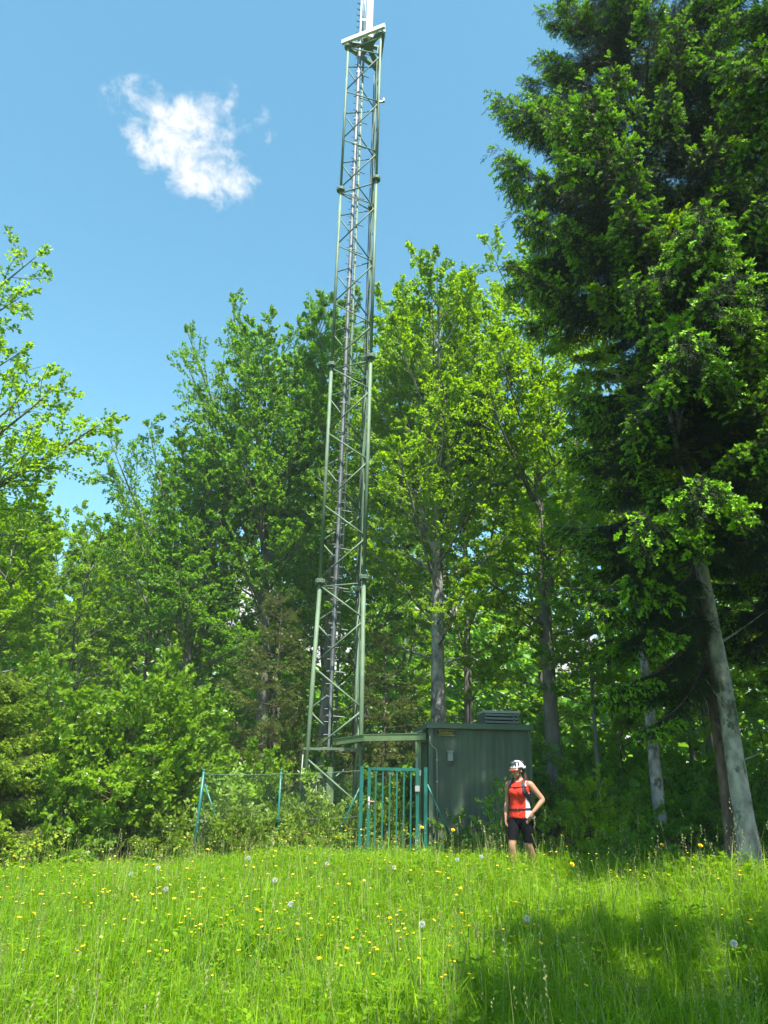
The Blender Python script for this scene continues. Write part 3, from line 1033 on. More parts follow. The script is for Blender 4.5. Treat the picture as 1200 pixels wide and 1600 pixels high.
def build_shed():
    fx, fy = 1.04, 15.12                      # front corner nearest the tower
    W, Dp, top = 1.97, 2.3, 2.56
    g = gz(2, 15.5) - 0.03
    c, s = math.cos(SHED_RZ), math.sin(SHED_RZ)
    R = Matrix.Rotation(SHED_RZ, 3, 'Z')

    def T(x, y, z):
        return Vector((fx + x * c - y * s, fy + x * s + y * c, z))

    root = empty('equipment_shed', T(W / 2, 0, g), 'dark green flat-roofed equipment shed with ribbed walls behind the cyclist', 'shed')

    def ribbed(p, q, outward, z0, z1):
        """trapezoid-profile sheet wall from p to q"""
        p, q = Vector(p), Vector(q)
        d = (q - p)
        L = d.length
        d.normalize()
        prof = []
        x = 0.0
        pitch = 0.125
        while x < L - 0.01:
            for (dx, h) in ((0.0, 0.0), (0.07, 0.0), (0.083, 0.004), (0.112, 0.004)):
                if x + dx < L:
                    prof.append((x + dx, h))
            x += pitch
        prof.append((L, 0.0))
        mb = MB()
        vs2, fs = [], []
        for (u, h) in prof:
            b2 = p + d * u + outward * h
            vs2 += [(b2.x, b2.y, z0), (b2.x, b2.y, z1)]
        n = len(prof)
        fs = [(2 * i, 2 * i + 2, 2 * i + 3, 2 * i + 1) for i in range(n - 1)]
        return mb.add(vs2, fs)

    fwd = -(R @ Vector((0, 1, 0)))
    lft = -(R @ Vector((1, 0, 0)))
    # core behind the cladding keeps it closed
    part('wall_core', MB().box(T(W / 2, Dp / 2, (g + top) / 2 - 0.01), (W - 0.03, Dp - 0.03, top - g - 0.02), R), 'shed_green', root)
    o = part('front_wall', ribbed(T(0, 0, 0), T(W, 0, 0), fwd, g, top), 'shed_green', root)
    part('side_wall', ribbed(T(0, Dp, 0), T(0, 0, 0), lft, g, top), 'shed_green', root)
    part('side_wall', ribbed(T(W, 0, 0), T(W, Dp, 0), -lft, g, top), 'shed_green', root)
    part('back_wall', ribbed(T(W, Dp, 0), T(0, Dp, 0), -fwd, g, top), 'shed_green', root)
    part('corner_trim', MB().box(T(-0.012, -0.012, (g + top) / 2), (0.075, 0.075, top - g - 0.012), R), 'shed_trim', root)
    part('corner_trim', MB().box(T(W + 0.012, -0.012, (g + top) / 2), (0.06, 0.06, top - g - 0.012), R), 'shed_green', root)
    part('plinth', MB().box(T(W / 2, Dp / 2, g + 0.05), (W + 0.06, Dp + 0.06, 0.14), R), 'dark_inside', root)
    roof = part('roof', MB().box(T(W / 2, Dp / 2, top + 0.05), (W + 0.16, Dp + 0.16, 0.06), R), 'shed_green', root)
    part('fascia', MB().box(T(W / 2, -0.085, top + 0.045), (W + 0.19, 0.03, 0.105), R), 'shed_trim', roof)
    part('fascia', MB().box(T(-0.085, Dp / 2, top + 0.045), (0.03, Dp + 0.14, 0.105), R), 'shed_trim', roof)
    part('fascia', MB().box(T(W + 0.085, Dp / 2, top + 0.045), (0.03, Dp + 0.14, 0.105), R), 'shed_trim', roof)
    # louvred ventilator on the roof
    vx0, vx1, vy0, vy1, vz0, vz1 = 1.24, 2.00, 0.75, 1.45, top + 0.08, top + 0.42
    vent = part('ventilator', MB().box(T((vx0 + vx1) / 2, (vy0 + vy1) / 2 + 0.03, (vz0 + vz1) / 2), (vx1 - vx0 - 0.06, vy1 - vy0 - 0.08, vz1 - vz0 - 0.04), R), 'dark_inside', root)
    part('cap', MB().box(T((vx0 + vx1) / 2, (vy0 + vy1) / 2, vz1 - 0.01), (vx1 - vx0 + 0.03, vy1 - vy0 + 0.03, 0.05), R), 'vent_metal', vent)
    for x in (vx0 + 0.02, vx1 - 0.02, (vx0 * 0.16 + vx1 * 0.84)):
        part('post', MB().box(T(x, vy0 + 0.012, (vz0 + vz1) / 2 - 0.012), (0.04, 0.04, vz1 - vz0 - 0.03), R), 'shed_trim', vent)
    part('side_panel', MB().box(T(vx0 - 0.002, (vy0 + vy1) / 2, (vz0 + vz1) / 2 - 0.014), (0.03, vy1 - vy0 - 0.01, vz1 - vz0 - 0.032), R), 'shed_green', vent)
    for k in range(4):
        z = vz0 + 0.045 + k * 0.073
        rot = R @ Matrix.Rotation(math.radians(38), 3, 'X')
        part('louvre_slat', MB().box(T((vx0 + vx1) / 2, vy0 - 0.004, z), (vx1 - vx0 - 0.03, 0.010, 0.042), rot), 'vent_metal', vent)
    # makers plate, wall lamp, conduit
    plate = part('name_plate', MB().box(T(0.30, -0.028, 2.515 - 0.045), (0.34, 0.012, 0.085), R), 'sign_black', root)
    cu = bpy.data.curves.new('lettering', 'FONT')
    cu.body = 'Innlbau'
    cu.size = 0.098
    cu.extrude = 0.002
    cu.align_x = 'CENTER'
    cu.align_y = 'CENTER'
    tmp = bpy.data.objects.new('lettering', cu)
    col.objects.link(tmp)
    dg = bpy.context.evaluated_depsgraph_get()
    tme = bpy.data.meshes.new_from_object(tmp.evaluated_get(dg))
    bpy.data.objects.remove(tmp)
    tme.materials.clear()
    tme.materials.append(MATS['sign_yellow'])
    lo = link('lettering', tme, plate)
    lo.location = T(0.30, -0.037, 2.470) - root.location
    lo.rotation_euler = (PI / 2, 0, SHED_RZ)
    part('border', MB().box(T(0.30, -0.031, 2.423), (0.34, 0.014, 0.012), R).box(T(0.30, -0.031, 2.519), (0.34, 0.014, 0.010), R), 'sign_yellow', plate)
    lamp = part('wall_box', MB().box(T(0.37, -0.07, 2.02), (0.10, 0.11, 0.17), R, taper=0.9), 'grey_plastic', root)
    part('hood', MB().box(T(0.37, -0.078, 2.115), (0.125, 0.14, 0.022), R @ Matrix.Rotation(0.15, 3, 'X')), 'grey_plastic', lamp)
    part('sensor', MB().lathe([(0.03, 0), (0.036, 0.02), (0.036, 0.07)], T(0.37, -0.06, 1.865), 10), 'cable_black', lamp)
    pts = [T(-0.03, -0.03, 2.45), T(-0.03, -0.06, 2.28), T(0.02, -0.055, 2.20), T(0.085, -0.04, 2.16), T(0.11, -0.036, 2.10), T(0.11, -0.036, 0.5)]
    cond = part('conduit', MB().tube(pts, 0.012, 8), 'grey_plastic', root, True)
    for z in (1.95, 1.55, 1.05, 0.75):
        part('clip', MB().box(T(0.11, -0.034, z), (0.04, 0.03, 0.022), R), 'galvanised', cond)
    # roof strut up to the cable bridge
    part('roof_strut', MB().tube([T(-0.02, 0.6, 2.545), T(-0.36, 0.9, 2.46)], 0.022, 6), 'shed_trim', root)


build_shed()


# ------------------------------------------------------------------ cable bridge between shed and tower
def build_cable_bridge():
    root = empty('cable_bridge', (0.84, 15.5, gz(0.84, 15.5)), 'green boxed cable bridge on square posts from shed to tower', 'cable bridge')
    p = Vector((1.0, 15.42, 2.395)); q = Vector((-0.26, 16.08, 2.375)); r_ = Vector((-0.95, 16.93, 2.31))

    def seg(a, b2, w, h, name, m, parent, dz=0.0):
        d = (b2 - a).normalized()
        rot = d.to_track_quat('X', 'Z').to_matrix()
        return part(name, MB().box((a + b2) / 2 + Vector((0, 0, dz)), ((b2 - a).length, w, h), rot), m, parent)

    s1 = seg(p, q, 0.20, 0.125, 'duct', 'beam_green', root)
    seg(p, q + Vector((-0.02, 0.02, 0)), 0.23, 0.014, 'duct_lid', 'beam_green', s1, 0.071)
    s2 = seg(q + (r_ - q).normalized() * -0.04, r_, 0.196, 0.121, 'duct', 'beam_green', root)
    seg(q, r_, 0.22, 0.014, 'duct_lid', 'beam_green', s2, 0.070)
    g = gz(0.84, 15.3)
    for (x, y) in ((0.80, 15.50), (0.93, 15.66)):
        part('post', MB().box((x, y, (g + 2.31) / 2), (0.11, 0.11, 2.31 - g)), 'beam_green', root)
    part('cover_strip', MB().box((0.775, 15.437, 1.75), (0.05, 0.012, 0.5)), 'grey_plastic', root)


build_cable_bridge()


# ------------------------------------------------------------------ gate and chain-link fence
def build_gate():
    gx0, gx1, y = -0.19, 0.77, 14.6
    g = gz(0.3, y) - 0.02
    top = 1.78
    root = empty('garden_gate', (gx0, y, g), 'teal metal bar gate with white lever handle', 'gate')
    part('frame_stile', MB().box((gx0 + 0.025, y, (g + 0.08 + top) / 2), (0.06, 0.045, top - g - 0.08)), 'fence_teal', root)
    part('frame_stile', MB().box((gx1 - 0.025, y, (g + 0.08 + top) / 2), (0.055, 0.045, top - g - 0.08)), 'fence_teal', root)
    part('frame_rail', MB().box(((gx0 + gx1) / 2, y - 0.001, top - 0.024), (gx1 - gx0 - 0.102, 0.043, 0.052)), 'fence_teal', root)
    part('frame_rail', MB().box(((gx0 + gx1) / 2, y - 0.001, g + 0.13), (gx1 - gx0 - 0.102, 0.043, 0.05)), 'fence_teal', root)
    n = 6
    for k in range(n):
        x = gx0 + 0.05 + (gx1 - gx0 - 0.1) * (k + 0.75) / (n + 0.5)
        part('bar', MB().box((x, y, (g + 0.14 + top) / 2 - 0.024), (0.029, 0.024, top - g - 0.20)), 'fence_teal', root)
    h = part('lock_plate', MB().box((gx0 + 0.025, y - 0.026, 1.16), (0.03, 0.010, 0.20)), 'handle_white', root)
    part('handle', MB().tube([(gx0 + 0.02, y - 0.03, 1.18), (gx0 + 0.02, y - 0.07, 1.18), (gx0 + 0.13, y - 0.075, 1.175)], 0.013, 8), 'handle_red', h, True)
    part('closer_box', MB().box((gx1 - 0.03, y - 0.035, 1.42), (0.085, 0.03, 0.10)), 'grey_plastic', root)
    part('hinge', MB().lathe([(0.02, -0.05), (0.02, 0.05)], (gx1 + 0.022, y, 1.70), 10), 'galvanised', root)
    part('hinge', MB().lathe([(0.02, -0.05), (0.02, 0.05)], (gx1 + 0.022, y, 0.75), 10), 'galvanised', root)
    part('gate_post', MB().box((-0.31, y, (g + 1.80) / 2 - 0.05), (0.065, 0.065, 1.80 - g + 0.1)), 'fence_teal', root)
    part('gate_post', MB().box((0.90, y + 0.02, (g + 1.80) / 2 - 0.05), (0.065, 0.065, 1.80 - g + 0.1)), 'fence_teal', root)
    part('strut', MB().tube([(0.93, y + 0.02, 1.50), (1.38, y + 0.10, 0.55)], 0.019, 8), 'fence_teal', root, True)
    part('latch_strip', MB().box((-0.31, y - 0.034, 1.45), (0.035, 0.01, 0.55)), 'fence_teal', root)


build_gate()


def build_fence():
    root = empty('chain_link_fence', (-1.8, 14.6, gz(-1.8, 14.6)), 'green chain-link fence with leaning teal posts round the tower', 'fence')

    def post(x, y, lx=0.0, ly=0.0, top=1.70, r_=0.024):
        g = gz(x, y)
        part('post', MB().tube([(x, y, g - 0.1), (x + lx, y + ly, top)], r_, 10).lathe([(r_ + 0.004, 0), (r_ + 0.004, 0.02), (0.01, 0.035)], (x + lx, y + ly, top - 0.002), 10), 'fence_teal', root, True)

    corner, mid_ = (-3.33, 14.5), (-1.84, 14.6)
    post(*corner, 0.05, 0, 1.65, 0.030)
    post(*mid_, 0.0, 0, 1.68, 0.022)
    post(-3.72, 17.0, 0.05, 0, 1.40, 0.024)
    post(-3.9, 19.4, 0.0, 0, 1.55, 0.024)
    part('strut', MB().tube([(-3.24, 14.5, 1.42), (-2.75, 14.56, 0.32)], 0.019, 8), 'fence_teal', root, True)
    part('strut', MB().tube([(-0.34, 14.62, 1.42), (-0.83, 14.66, 0.35)], 0.021, 8), 'fence_teal', root, True)

    def wire(a, b2, name='tension_wire', sagv=0.02):
        pts = [Vector(a).lerp(Vector(b2), t) - Vector((0, 0, sagv * math.sin(PI * t))) for t in np.linspace(0, 1, 9)]
        part(name, MB().tube(pts, 0.0035, 4), 'wire_green', root)

    runs = [((-3.30, 14.5), (-1.84, 14.6), 1.60, 1.63), ((-1.84, 14.6), (-0.34, 14.6), 1.63, 1.72), ((-3.30, 14.5), (-3.70, 17.0), 1.60, 1.38), ((-3.70, 17.0), (-3.9, 19.4), 1.38, 1.5)]
    for (a, b2, za, zb) in runs:
        ga, gb2 = gz(*a) + 0.04, gz(*b2) + 0.04
        wire((a[0], a[1] - 0.03, za), (b2[0], b2[1] - 0.03, zb))
        wire((a[0], a[1] - 0.03, (za + ga) / 2), (b2[0], b2[1] - 0.03, (zb + gb2) / 2))
        # woven netting: zig-zag wires hooked into one another
        L = math.hypot(b2[0] - a[0], b2[1] - a[1])
        pitch = 0.065
        n = int(L / pitch)
        P = []
        m = int((za - ga) / pitch) * 2
        for i in range(n):
            tt = np.linspace(0, 1, m + 1)
            off = np.where(np.arange(m + 1) % 2 == 0, 0.0, 1.0)
            u = (i + off + 0.02) * pitch / L
            x = a[0] + (b2[0] - a[0]) * u
            y = a[1] + (b2[1] - a[1]) * u - 0.03 + np.where(np.arange(m + 1) % 2 == 0, 0.004, -0.004)
            lo = ga + (gb2 - ga) * u
            hi = za + (zb - za) * u
            bulge = 0.03 * np.sin(u * 9 + 1) * np.sin(tt * PI)
            P.append(np.stack([x, y + bulge, lo + (hi - lo) * tt], axis=1))
        P = np.stack(P)
        v, f = tubes_np(P, np.full(P.shape[:2], 0.0027), 3)
        o = link('wire_netting', np_mesh('wire_netting', v - np.array(root.location), f, ['wire_green']), root)
        o['kind'] = 'stuff'


build_fence()


# ------------------------------------------------------------------ trees
broadleaf('beech_tree', 11, (1.57, 20.0), 15.7, 4.4, 4.2, 'tall bright beech with pale trunk rising straight behind the shed roof', n_limbs=95, r0=0.25, leaders=3, bark='bark_pale',
          gap=0.21, twig_n=8, leaf_n=16, leaf=0.086, elev=(0.35, 1.15), tint=(0.2, 1.0), fork=0.42, extra=((10.5, (4.9, 19.5, 13.2)), (9.0, (4.2, 19.2, 11.0)), (12.0, (-0.6, 19.5, 14.0)), (8.0, (-0.9, 19.3, 10.5)), (6.0, (-0.4, 19.0, 7.5))))
broadleaf('beech_tree', 12, (4.4, 19.2), 17.0, 3.6, 3.8, 'bright beech with mossy trunk between the shed and the dark spruce', n_limbs=78, r0=0.22, leaders=2,
          gap=0.23, twig_n=8, leaf_n=16, leaf=0.088, elev=(0.2, 1.0), tint=(0.2, 1.0), extra=((5.5, (2.6, 17.6, 6.4)), (4.5, (6.5, 17.8, 5.4))))
broadleaf('beech_tree', 13, (-1.7, 23.5), 18.0, 5.5, 3.3, 'tall beech standing directly behind the lattice mast', n_limbs=84, r0=0.24, leaders=2, leafmat='leaf_beech_cool', gap=0.24, twig_n=8, leaf_n=15, leaf=0.093, elev=(0.3, 1.1))
broadleaf('beech_tree', 14, (-3.6, 24.0), 17.2, 4.5, 3.8, 'broad beech left of the mast with long branches reaching out to the sky', n_limbs=90, r0=0.26, lean=(-1.0, 0), leaders=2, leafmat='leaf_beech_cool', gap=0.25, twig_n=8, leaf_n=15, leaf=0.093, elev=(0.3, 1.05),
          extra=((10.5, (-7.4, 23, 16.9)), (9.5, (-7.2, 23, 15.4)), (8.5, (-6.7, 23, 13.4)), (12.0, (-5.9, 23, 18.3)), (7.0, (-6.4, 22.6, 11.5))))
broadleaf('beech_tree', 15, (-6.0, 23.5), 12.8, 3.6, 2.8, 'lower beech whose dark branches fan out left below the broad beech', n_limbs=70, r0=0.18, lean=(-0.6, 0), leaders=2, leafmat='leaf_beech_cool', gap=0.24, twig_n=8, leaf_n=15, leaf=0.093,
          extra=((7.0, (-9.2, 22, 12.0)), (6.0, (-9.0, 22.3, 10.7)), (7.5, (-8.2, 22.6, 12.8)), (5.0, (-8.7, 22.0, 9.0))))
broadleaf('beech_tree', 16, (-10.6, 13.0), 14.5, 5.0, 2.0, 'beech at the left edge with thin half-bare branches against the sky', n_limbs=28, r0=0.2, leaders=2, gap=0.22, leaf=0.086, leaf_n=10, tint=(0.2, 1.0),
          extra=((9.5, (-7.75, 13, 12.1)), (9.5, (-8.0, 13.2, 11.2)), (8.0, (-7.9, 13.4, 9.9)), (5.5, (-5.7, 13, 8.1)), (5.6, (-6.6, 12.7, 8.7)), (5.2, (-7.2, 13.3, 7.7)), (5.4, (-6.1, 13.2, 7.9)), (5.6, (-6.9, 12.7, 8.9)), (5.0, (-6.7, 13.2, 7.5))),
          bare=(((-9.2, 13, 7.2), (-6.1, 13, 7.35)), ((-8.6, 13, 7.3), (-6.2, 13, 7.0)), ((-8.4, 13.1, 9.0), (-6.9, 13.1, 9.55))))
# trees round the right-hand spruces
broadleaf('beech_tree', 17, (5.14, 10.95), 10.6, 6.8, 1.8, 'smooth grey beech trunk close beside the slim rough spruce trunk', n_limbs=26, r0=0.155, leaders=1, bark='bark_pale', gap=0.3, lean=(-0.25, 0), wob=0.10,
          bare=(((5.12, 10.95, 2.6), (4.55, 10.3, 3.0)), ((5.1, 10.95, 3.6), (5.75, 10.4, 4.1)), ((5.1, 10.95, 4.3), (4.4, 10.7, 4.3)), ((5.12, 10.95, 1.9), (5.42, 10.75, 2.05))))
broadleaf('beech_tree', 18, (5.42, 15.0), 10.5, 4.2, 2.4, 'short pale trunk catching light under the dark spruce boughs', n_limbs=26, r0=0.135, leaders=1, bark='bark_pale', gap=0.3, leafmat='leaf_beech_cool', wob=0.02)
broadleaf('young_beech', 19, (5.15, 18.0), 9.0, 3.2, 1.7, 'thin dark sapling trunk right of the mossy beech', n_limbs=24, r0=0.065, leaders=0, gap=0.28, leafmat='leaf_beech_cool')
# the left-hand wood
LW = 'low beeches of the left skyline'
for i, (x, y, h, r_, lab) in enumerate((
        (-11.6, 27.5, 11.0, 3.0, 'low beech under the notch of open sky on the left'),
        (-14.4, 27.0, 11.2, 3.0, 'low beech at the far left skyline'),
        (-8.8, 27.5, 11.6, 2.9, 'beech filling the skyline just right of the open notch'),
        (-11.4, 21.0, 9.3, 2.6, 'feathery pale beech at the left edge below the half-bare branches'))):
    broadleaf('beech_tree', 30 + i, (x, y), h, 2.8, r_, lab, group=LW, n_limbs=62, r0=0.16, leaders=2, gap=0.26, leaf_n=13, leaf=0.100, leafmat='leaf_beech', elev=(0.2, 0.95), tint=(0.15, 0.95))
# deeper wood: copies of three trees
protos = []
BG = 'beeches deeper in the wood'
protos.append(broadleaf('forest_beech', 41, (-4.6, 31.0), 15.0, 3.0, 3.4, 'beech deeper in the wood behind the clearing', group=BG, n_limbs=54, r0=0.2, leaders=2, leafmat='leaf_beech_cool', gap=0.30, leaf=0.15, twig_n=8))
protos.append(broadleaf('forest_beech', 42, (3.2, 27.0), 15.5, 3.2, 3.4, 'beech deeper in the wood behind the clearing', group=BG, n_limbs=54, r0=0.2, leaders=2, leafmat='leaf_beech', gap=0.30, leaf=0.15, twig_n=8))
protos.append(broadleaf('forest_beech', 43, (9.6, 22.0), 14.0, 2.2, 3.2, 'beech deeper in the wood behind the clearing', group=BG, n_limbs=54, r0=0.17, leaders=1, leafmat='leaf_beech', gap=0.30, leaf=0.14, twig_n=8, tint=(0.2, 1)))


def place(o, x, y, sc, rz):
    o.location = (x, y, gz(x, y) - 0.05)
    o.scale = (sc, sc, sc)
    o.rotation_euler = (0, 0, rz)


protos[0]['label'] = 'forest beech seen through the gap left of the lattice mast'
protos[1]['label'] = 'forest beech showing between the pale-trunked beech and the mossy one'
protos[2]['label'] = 'sunlit forest beech behind the grey trunk at the right edge'
for k, (pi_, x, y, sc, rz, lab) in enumerate((
        (0, -0.6, 33, 1.0, 1.0, 'far beech straight behind the lattice mast'), (1, -8.4, 33.5, 0.85, 2.1, 'far beech behind the lower fan-branched beech'),
        (2, -12.6, 33, 0.86, 0.4, 'far beech behind the notch of open sky'), (0, -17.2, 31.5, 0.80, 4.0, 'far beech at the outermost left of the wood'),
        (1, 6.8, 31, 1.05, 5.0, 'far beech glimpsed above the mossy beech trunk'), (2, 1.2, 37, 1.1, 3.3, 'farthest beech behind the pale-trunked beech'),
        (0, 11.6, 28, 1.0, 2.6, 'far beech behind the big spruce'), (1, 13.0, 22.5, 0.95, 0.9, 'beech behind the second spruce at the right edge'),
        (2, 8.0, 25.5, 1.0, 1.9, 'beech glimpsed left of the grey and rough trunks'), (0, 9.6, 17.6, 0.85, 5.6, 'nearer beech just right of the grey trunk'),
        (2, -20.5, 27, 0.8, 2.0, 'beech beyond the left edge of the view'), (1, 16.5, 27.0, 1.0, 3.6, 'beech beyond the right edge of the view'),
        (2, 12.6, 16.6, 0.9, 4.4, 'beech beside the right edge, nearest of the forest beeches'), (0, -5.2, 38, 1.0, 0.2, 'farthest beech behind the broad beech'),
        (1, -14.5, 38, 0.95, 1.2, 'farthest beech of the left skyline'), (2, -2.2, 29.0, 0.9, 5.2, 'beech close behind the one at the back of the mast'))):
    c = copy_tree(protos[pi_])
    place(c, x, y, sc, rz)
    c['label'] = lab

# big spruces on the right
def r_spruce(z, az):
    base_r = float(np.interp(z, [2.5, 4, 6.5, 8.5, 11, 13, 14.7, 16.2, 17.6], [1.9, 1.9, 1.85, 2.2, 2.65, 2.4, 1.9, 1.1, 0.2]))
    front_ = max(0.0, -math.sin(az))
    return base_r * (1 + 0.25 * front_)


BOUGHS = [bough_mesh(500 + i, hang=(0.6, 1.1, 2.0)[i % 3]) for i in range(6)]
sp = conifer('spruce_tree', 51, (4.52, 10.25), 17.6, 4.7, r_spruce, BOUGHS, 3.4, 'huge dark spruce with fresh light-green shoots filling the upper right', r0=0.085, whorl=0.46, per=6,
             extra=((5.1, (2.95, 7.7, 4.4)), (5.6, (3.5, 7.3, 4.7)), (7.4, (3.3, 7.1, 6.4)), (8.4, (4.0, 6.9, 7.2)), (9.1, (3.6, 7.1, 8.2)), (3.9, (2.75, 9.3, 3.7)), (3.4, (3.0, 9.8, 2.7)), (3.7, (3.3, 9.0, 3.3)), (3.0, (3.3, 9.8, 2.1)),
                    (4.2, (2.9, 8.7, 3.9)), (3.2, (2.8, 10.3, 2.6)), (4.0, (3.5, 12.0, 3.5)), (3.4, (4.0, 12.1, 2.7)), (4.4, (2.6, 10.2, 4.1)), (10.6, (2.0, 9.7, 10.4)), (13.4, (2.2, 9.7, 13.1)), (12.2, (2.5, 9.0, 12.2))))
place(sp, 5.05, 11.25, 1.09, 0.0)
c = copy_tree(sp)
place(c, 8.2, 8.2, 1.04, 2.3)
tag(c, 'second spruce at the right edge reaching in with sunlit shoots', 'tree')
c = copy_tree(sp)
place(c, 9.2, 14.3, 1.1, 4.1)  # extra spruce added to throw shade into the wood on the right
tag(c, 'third dark spruce added deep at the right edge to shade the wood behind the grey trunk', 'tree')
# a tree right of and behind the viewpoint: its shade lies on the near meadow
c = copy_tree(protos[1])
place(c, 4.7, -0.9, 1.1, 1.1)
tag(c, 'beech standing right of the viewpoint whose shade falls on the near meadow', 'tree')
c['group'] = 'trees beside the viewpoint'

# young conifers
YB = [bough_mesh(520 + i, L=1.5, tip_share=0.85, tip_from=0.2, hang=0.4, shoot=0.10, gap=0.10, sub_gap=0.11, density=0.045, hang_tips=0.9, mats=('twig_brown', 'needle_yellow'), spread=0.34) for i in range(3)]
conifer('young_spruce', 61, (-7.15, 13.7), 3.6, 0.3, lambda z, az: 1.7 * (1 - z / 4.2) ** 0.8 + 0.15, YB, 1.5, 'yellow-green young spruce at the left edge of the meadow', r0=0.06, whorl=0.27, per=7)
conifer('young_spruce', 62, (-8.6, 14.9), 4.6, 0.35, lambda z, az: 1.7 * (1 - z / 4.8) ** 0.8 + 0.15, YB, 1.5, 'taller green young spruce behind the yellow-green one', r0=0.06, whorl=0.30, per=7)
OB = [bough_mesh(530 + i, L=1.4, tip_share=0.5, tip_from=0.2, hang=0.3, shoot=0.11, gap=0.15, sub_gap=0.16, density=0.05, mats=('twig_brown', 'leaf_olive'), spread=0.34) for i in range(3)]
conifer('olive_conifer', 63, (-2.75, 19.0), 6.3, 1.6, lambda z, az: 1.35 * (1 - (z / 6.8) ** 2) + 0.15, OB, 1.4, 'sparse olive-brown conifer left of the mast', r0=0.07, whorl=0.42, per=5, tilt=0.3)
conifer('olive_conifer', 64, (0.15, 19.6), 5.4, 1.5, lambda z, az: 1.2 * (1 - (z / 5.9) ** 2) + 0.15, OB, 1.4, 'sparse olive-brown conifer between the mast and the shed', r0=0.06, whorl=0.42, per=5, tilt=0.3)

# ------------------------------------------------------------------ shrubs
shrub('hazel_bush', 71, (-4.75, 16.0), 4.2, 1.9, 'big round hazel bush in full sun left of the fence', stems=40, leaf=0.115, gap=0.17, twig_n=7, tint=(0.1, 1), splay=1.05)
shrub('hazel_bush', 72, (-6.4, 15.2), 3.9, 1.9, 'second hazel bush between the round one and the young spruce', stems=28, leaf=0.115, gap=0.19, twig_n=7, tint=(0.1, 0.9))
shrub('hazel_bush', 73, (-2.55, 16.6), 2.3, 1.0, 'small hazel bush just behind the fence netting', stems=13, leaf=0.10, gap=0.22, tint=(0.1, 0.9))
shrub('hazel_bush', 74, (-5.6, 14.3), 1.8, 1.2, 'low hazel sprays hanging over the meadow edge', stems=13, leaf=0.10, gap=0.22, tint=(0.0, 0.8))
br = shrub('bramble_bush', 75, (-2.75, 15.0), 1.15, 0.8, 'yellow-green bramble tangle beside the corner fence post', group='brambles along the fence', stems=18, leafmat='leaf_bramble', leaf=0.085, gap=0.11, twig_n=5, leaf_n=7, arch=0.45)
shrub('bramble_bush', 76, (-1.55, 15.15), 1.05, 0.8, 'yellow-green bramble tangle at the foot of the left tower leg', group='brambles along the fence', stems=18, leafmat='leaf_bramble', leaf=0.085, gap=0.11, twig_n=5, leaf_n=7, arch=0.45)
shrub('bramble_bush', 77, (-0.6, 15.4), 1.0, 0.6, 'bramble tangle behind the gate post', group='brambles along the fence', stems=14, leafmat='leaf_bramble', leaf=0.085, gap=0.11, twig_n=5, leaf_n=7, arch=0.45)
shrub('bramble_bush', 78, (0.35, 16.0), 1.1, 0.7, 'bramble tangle seen through the gate bars', group='brambles along the fence', stems=16, leafmat='leaf_bramble', leaf=0.085, gap=0.12, twig_n=5, leaf_n=7, arch=0.45)
shrub('bramble_bush', 79, (-3.95, 14.7), 0.9, 0.5, 'bramble clump outside the corner post', group='brambles along the fence', stems=14, leafmat='leaf_bramble', leaf=0.085, gap=0.11, twig_n=5, leaf_n=7, arch=0.45)
shrub('bramble_bush', 85, (-2.45, 14.25), 0.75, 0.6, 'bramble tangle in front of the netting near the corner post', group='brambles along the fence', stems=13, leafmat='leaf_bramble', leaf=0.075, gap=0.11, twig_n=5, leaf_n=7, arch=0.45)
shrub('bramble_bush', 86, (-1.15, 14.3), 0.70, 0.6, 'bramble tangle in front of the netting near the gate', group='brambles along the fence', stems=13, leafmat='leaf_bramble', leaf=0.075, gap=0.11, twig_n=5, leaf_n=7, arch=0.45)
shrub('forest_shrub', 81, (3.75, 13.9), 1.55, 0.85, 'leafy green shrub right behind the cyclist', stems=16, leafmat='leaf_beech', leaf=0.07, gap=0.16, tint=(0.2, 1))
us = shrub('forest_shrub', 82, (4.7, 14.4), 1.25, 0.9, 'shaded shrub in the wood edge under the spruce', group='shaded shrubs of the wood edge', stems=14, leafmat='leaf_beech_cool', leaf=0.08, gap=0.18)
shrub('elder_sapling', 83, (2.27, 13.9), 1.65, 0.42, 'slim dark sapling in front of the shed beside the cyclist', stems=6, leafmat='leaf_beech_cool', leaf=0.075, gap=0.2, twig_n=5, leaf_n=6, arch=0.05)
shrub('elder_sapling', 84, (1.55, 14.75), 0.75, 0.45, 'low leafy sapling at the foot of the shed wall', stems=7, leafmat='leaf_beech_cool', leaf=0.08, gap=0.16, twig_n=5, leaf_n=6)
for (x, y, sc, rz, lab) in ((4.75, 10.55, 0.34, 1.0, 'low weeds at the foot of the grey trunk'), (5.45, 10.5, 0.38, 2.5, 'low weeds right of the grey trunk foot'), (3.9, 12.3, 0.6, 3.3, 'shaded shrub between the cyclist and the grey trunk')):
    c = copy_tree(us)
    place(c, x, y, sc, rz)
    c['label'] = lab
us['label'] = 'shaded shrub right of the leafy one behind the cyclist'
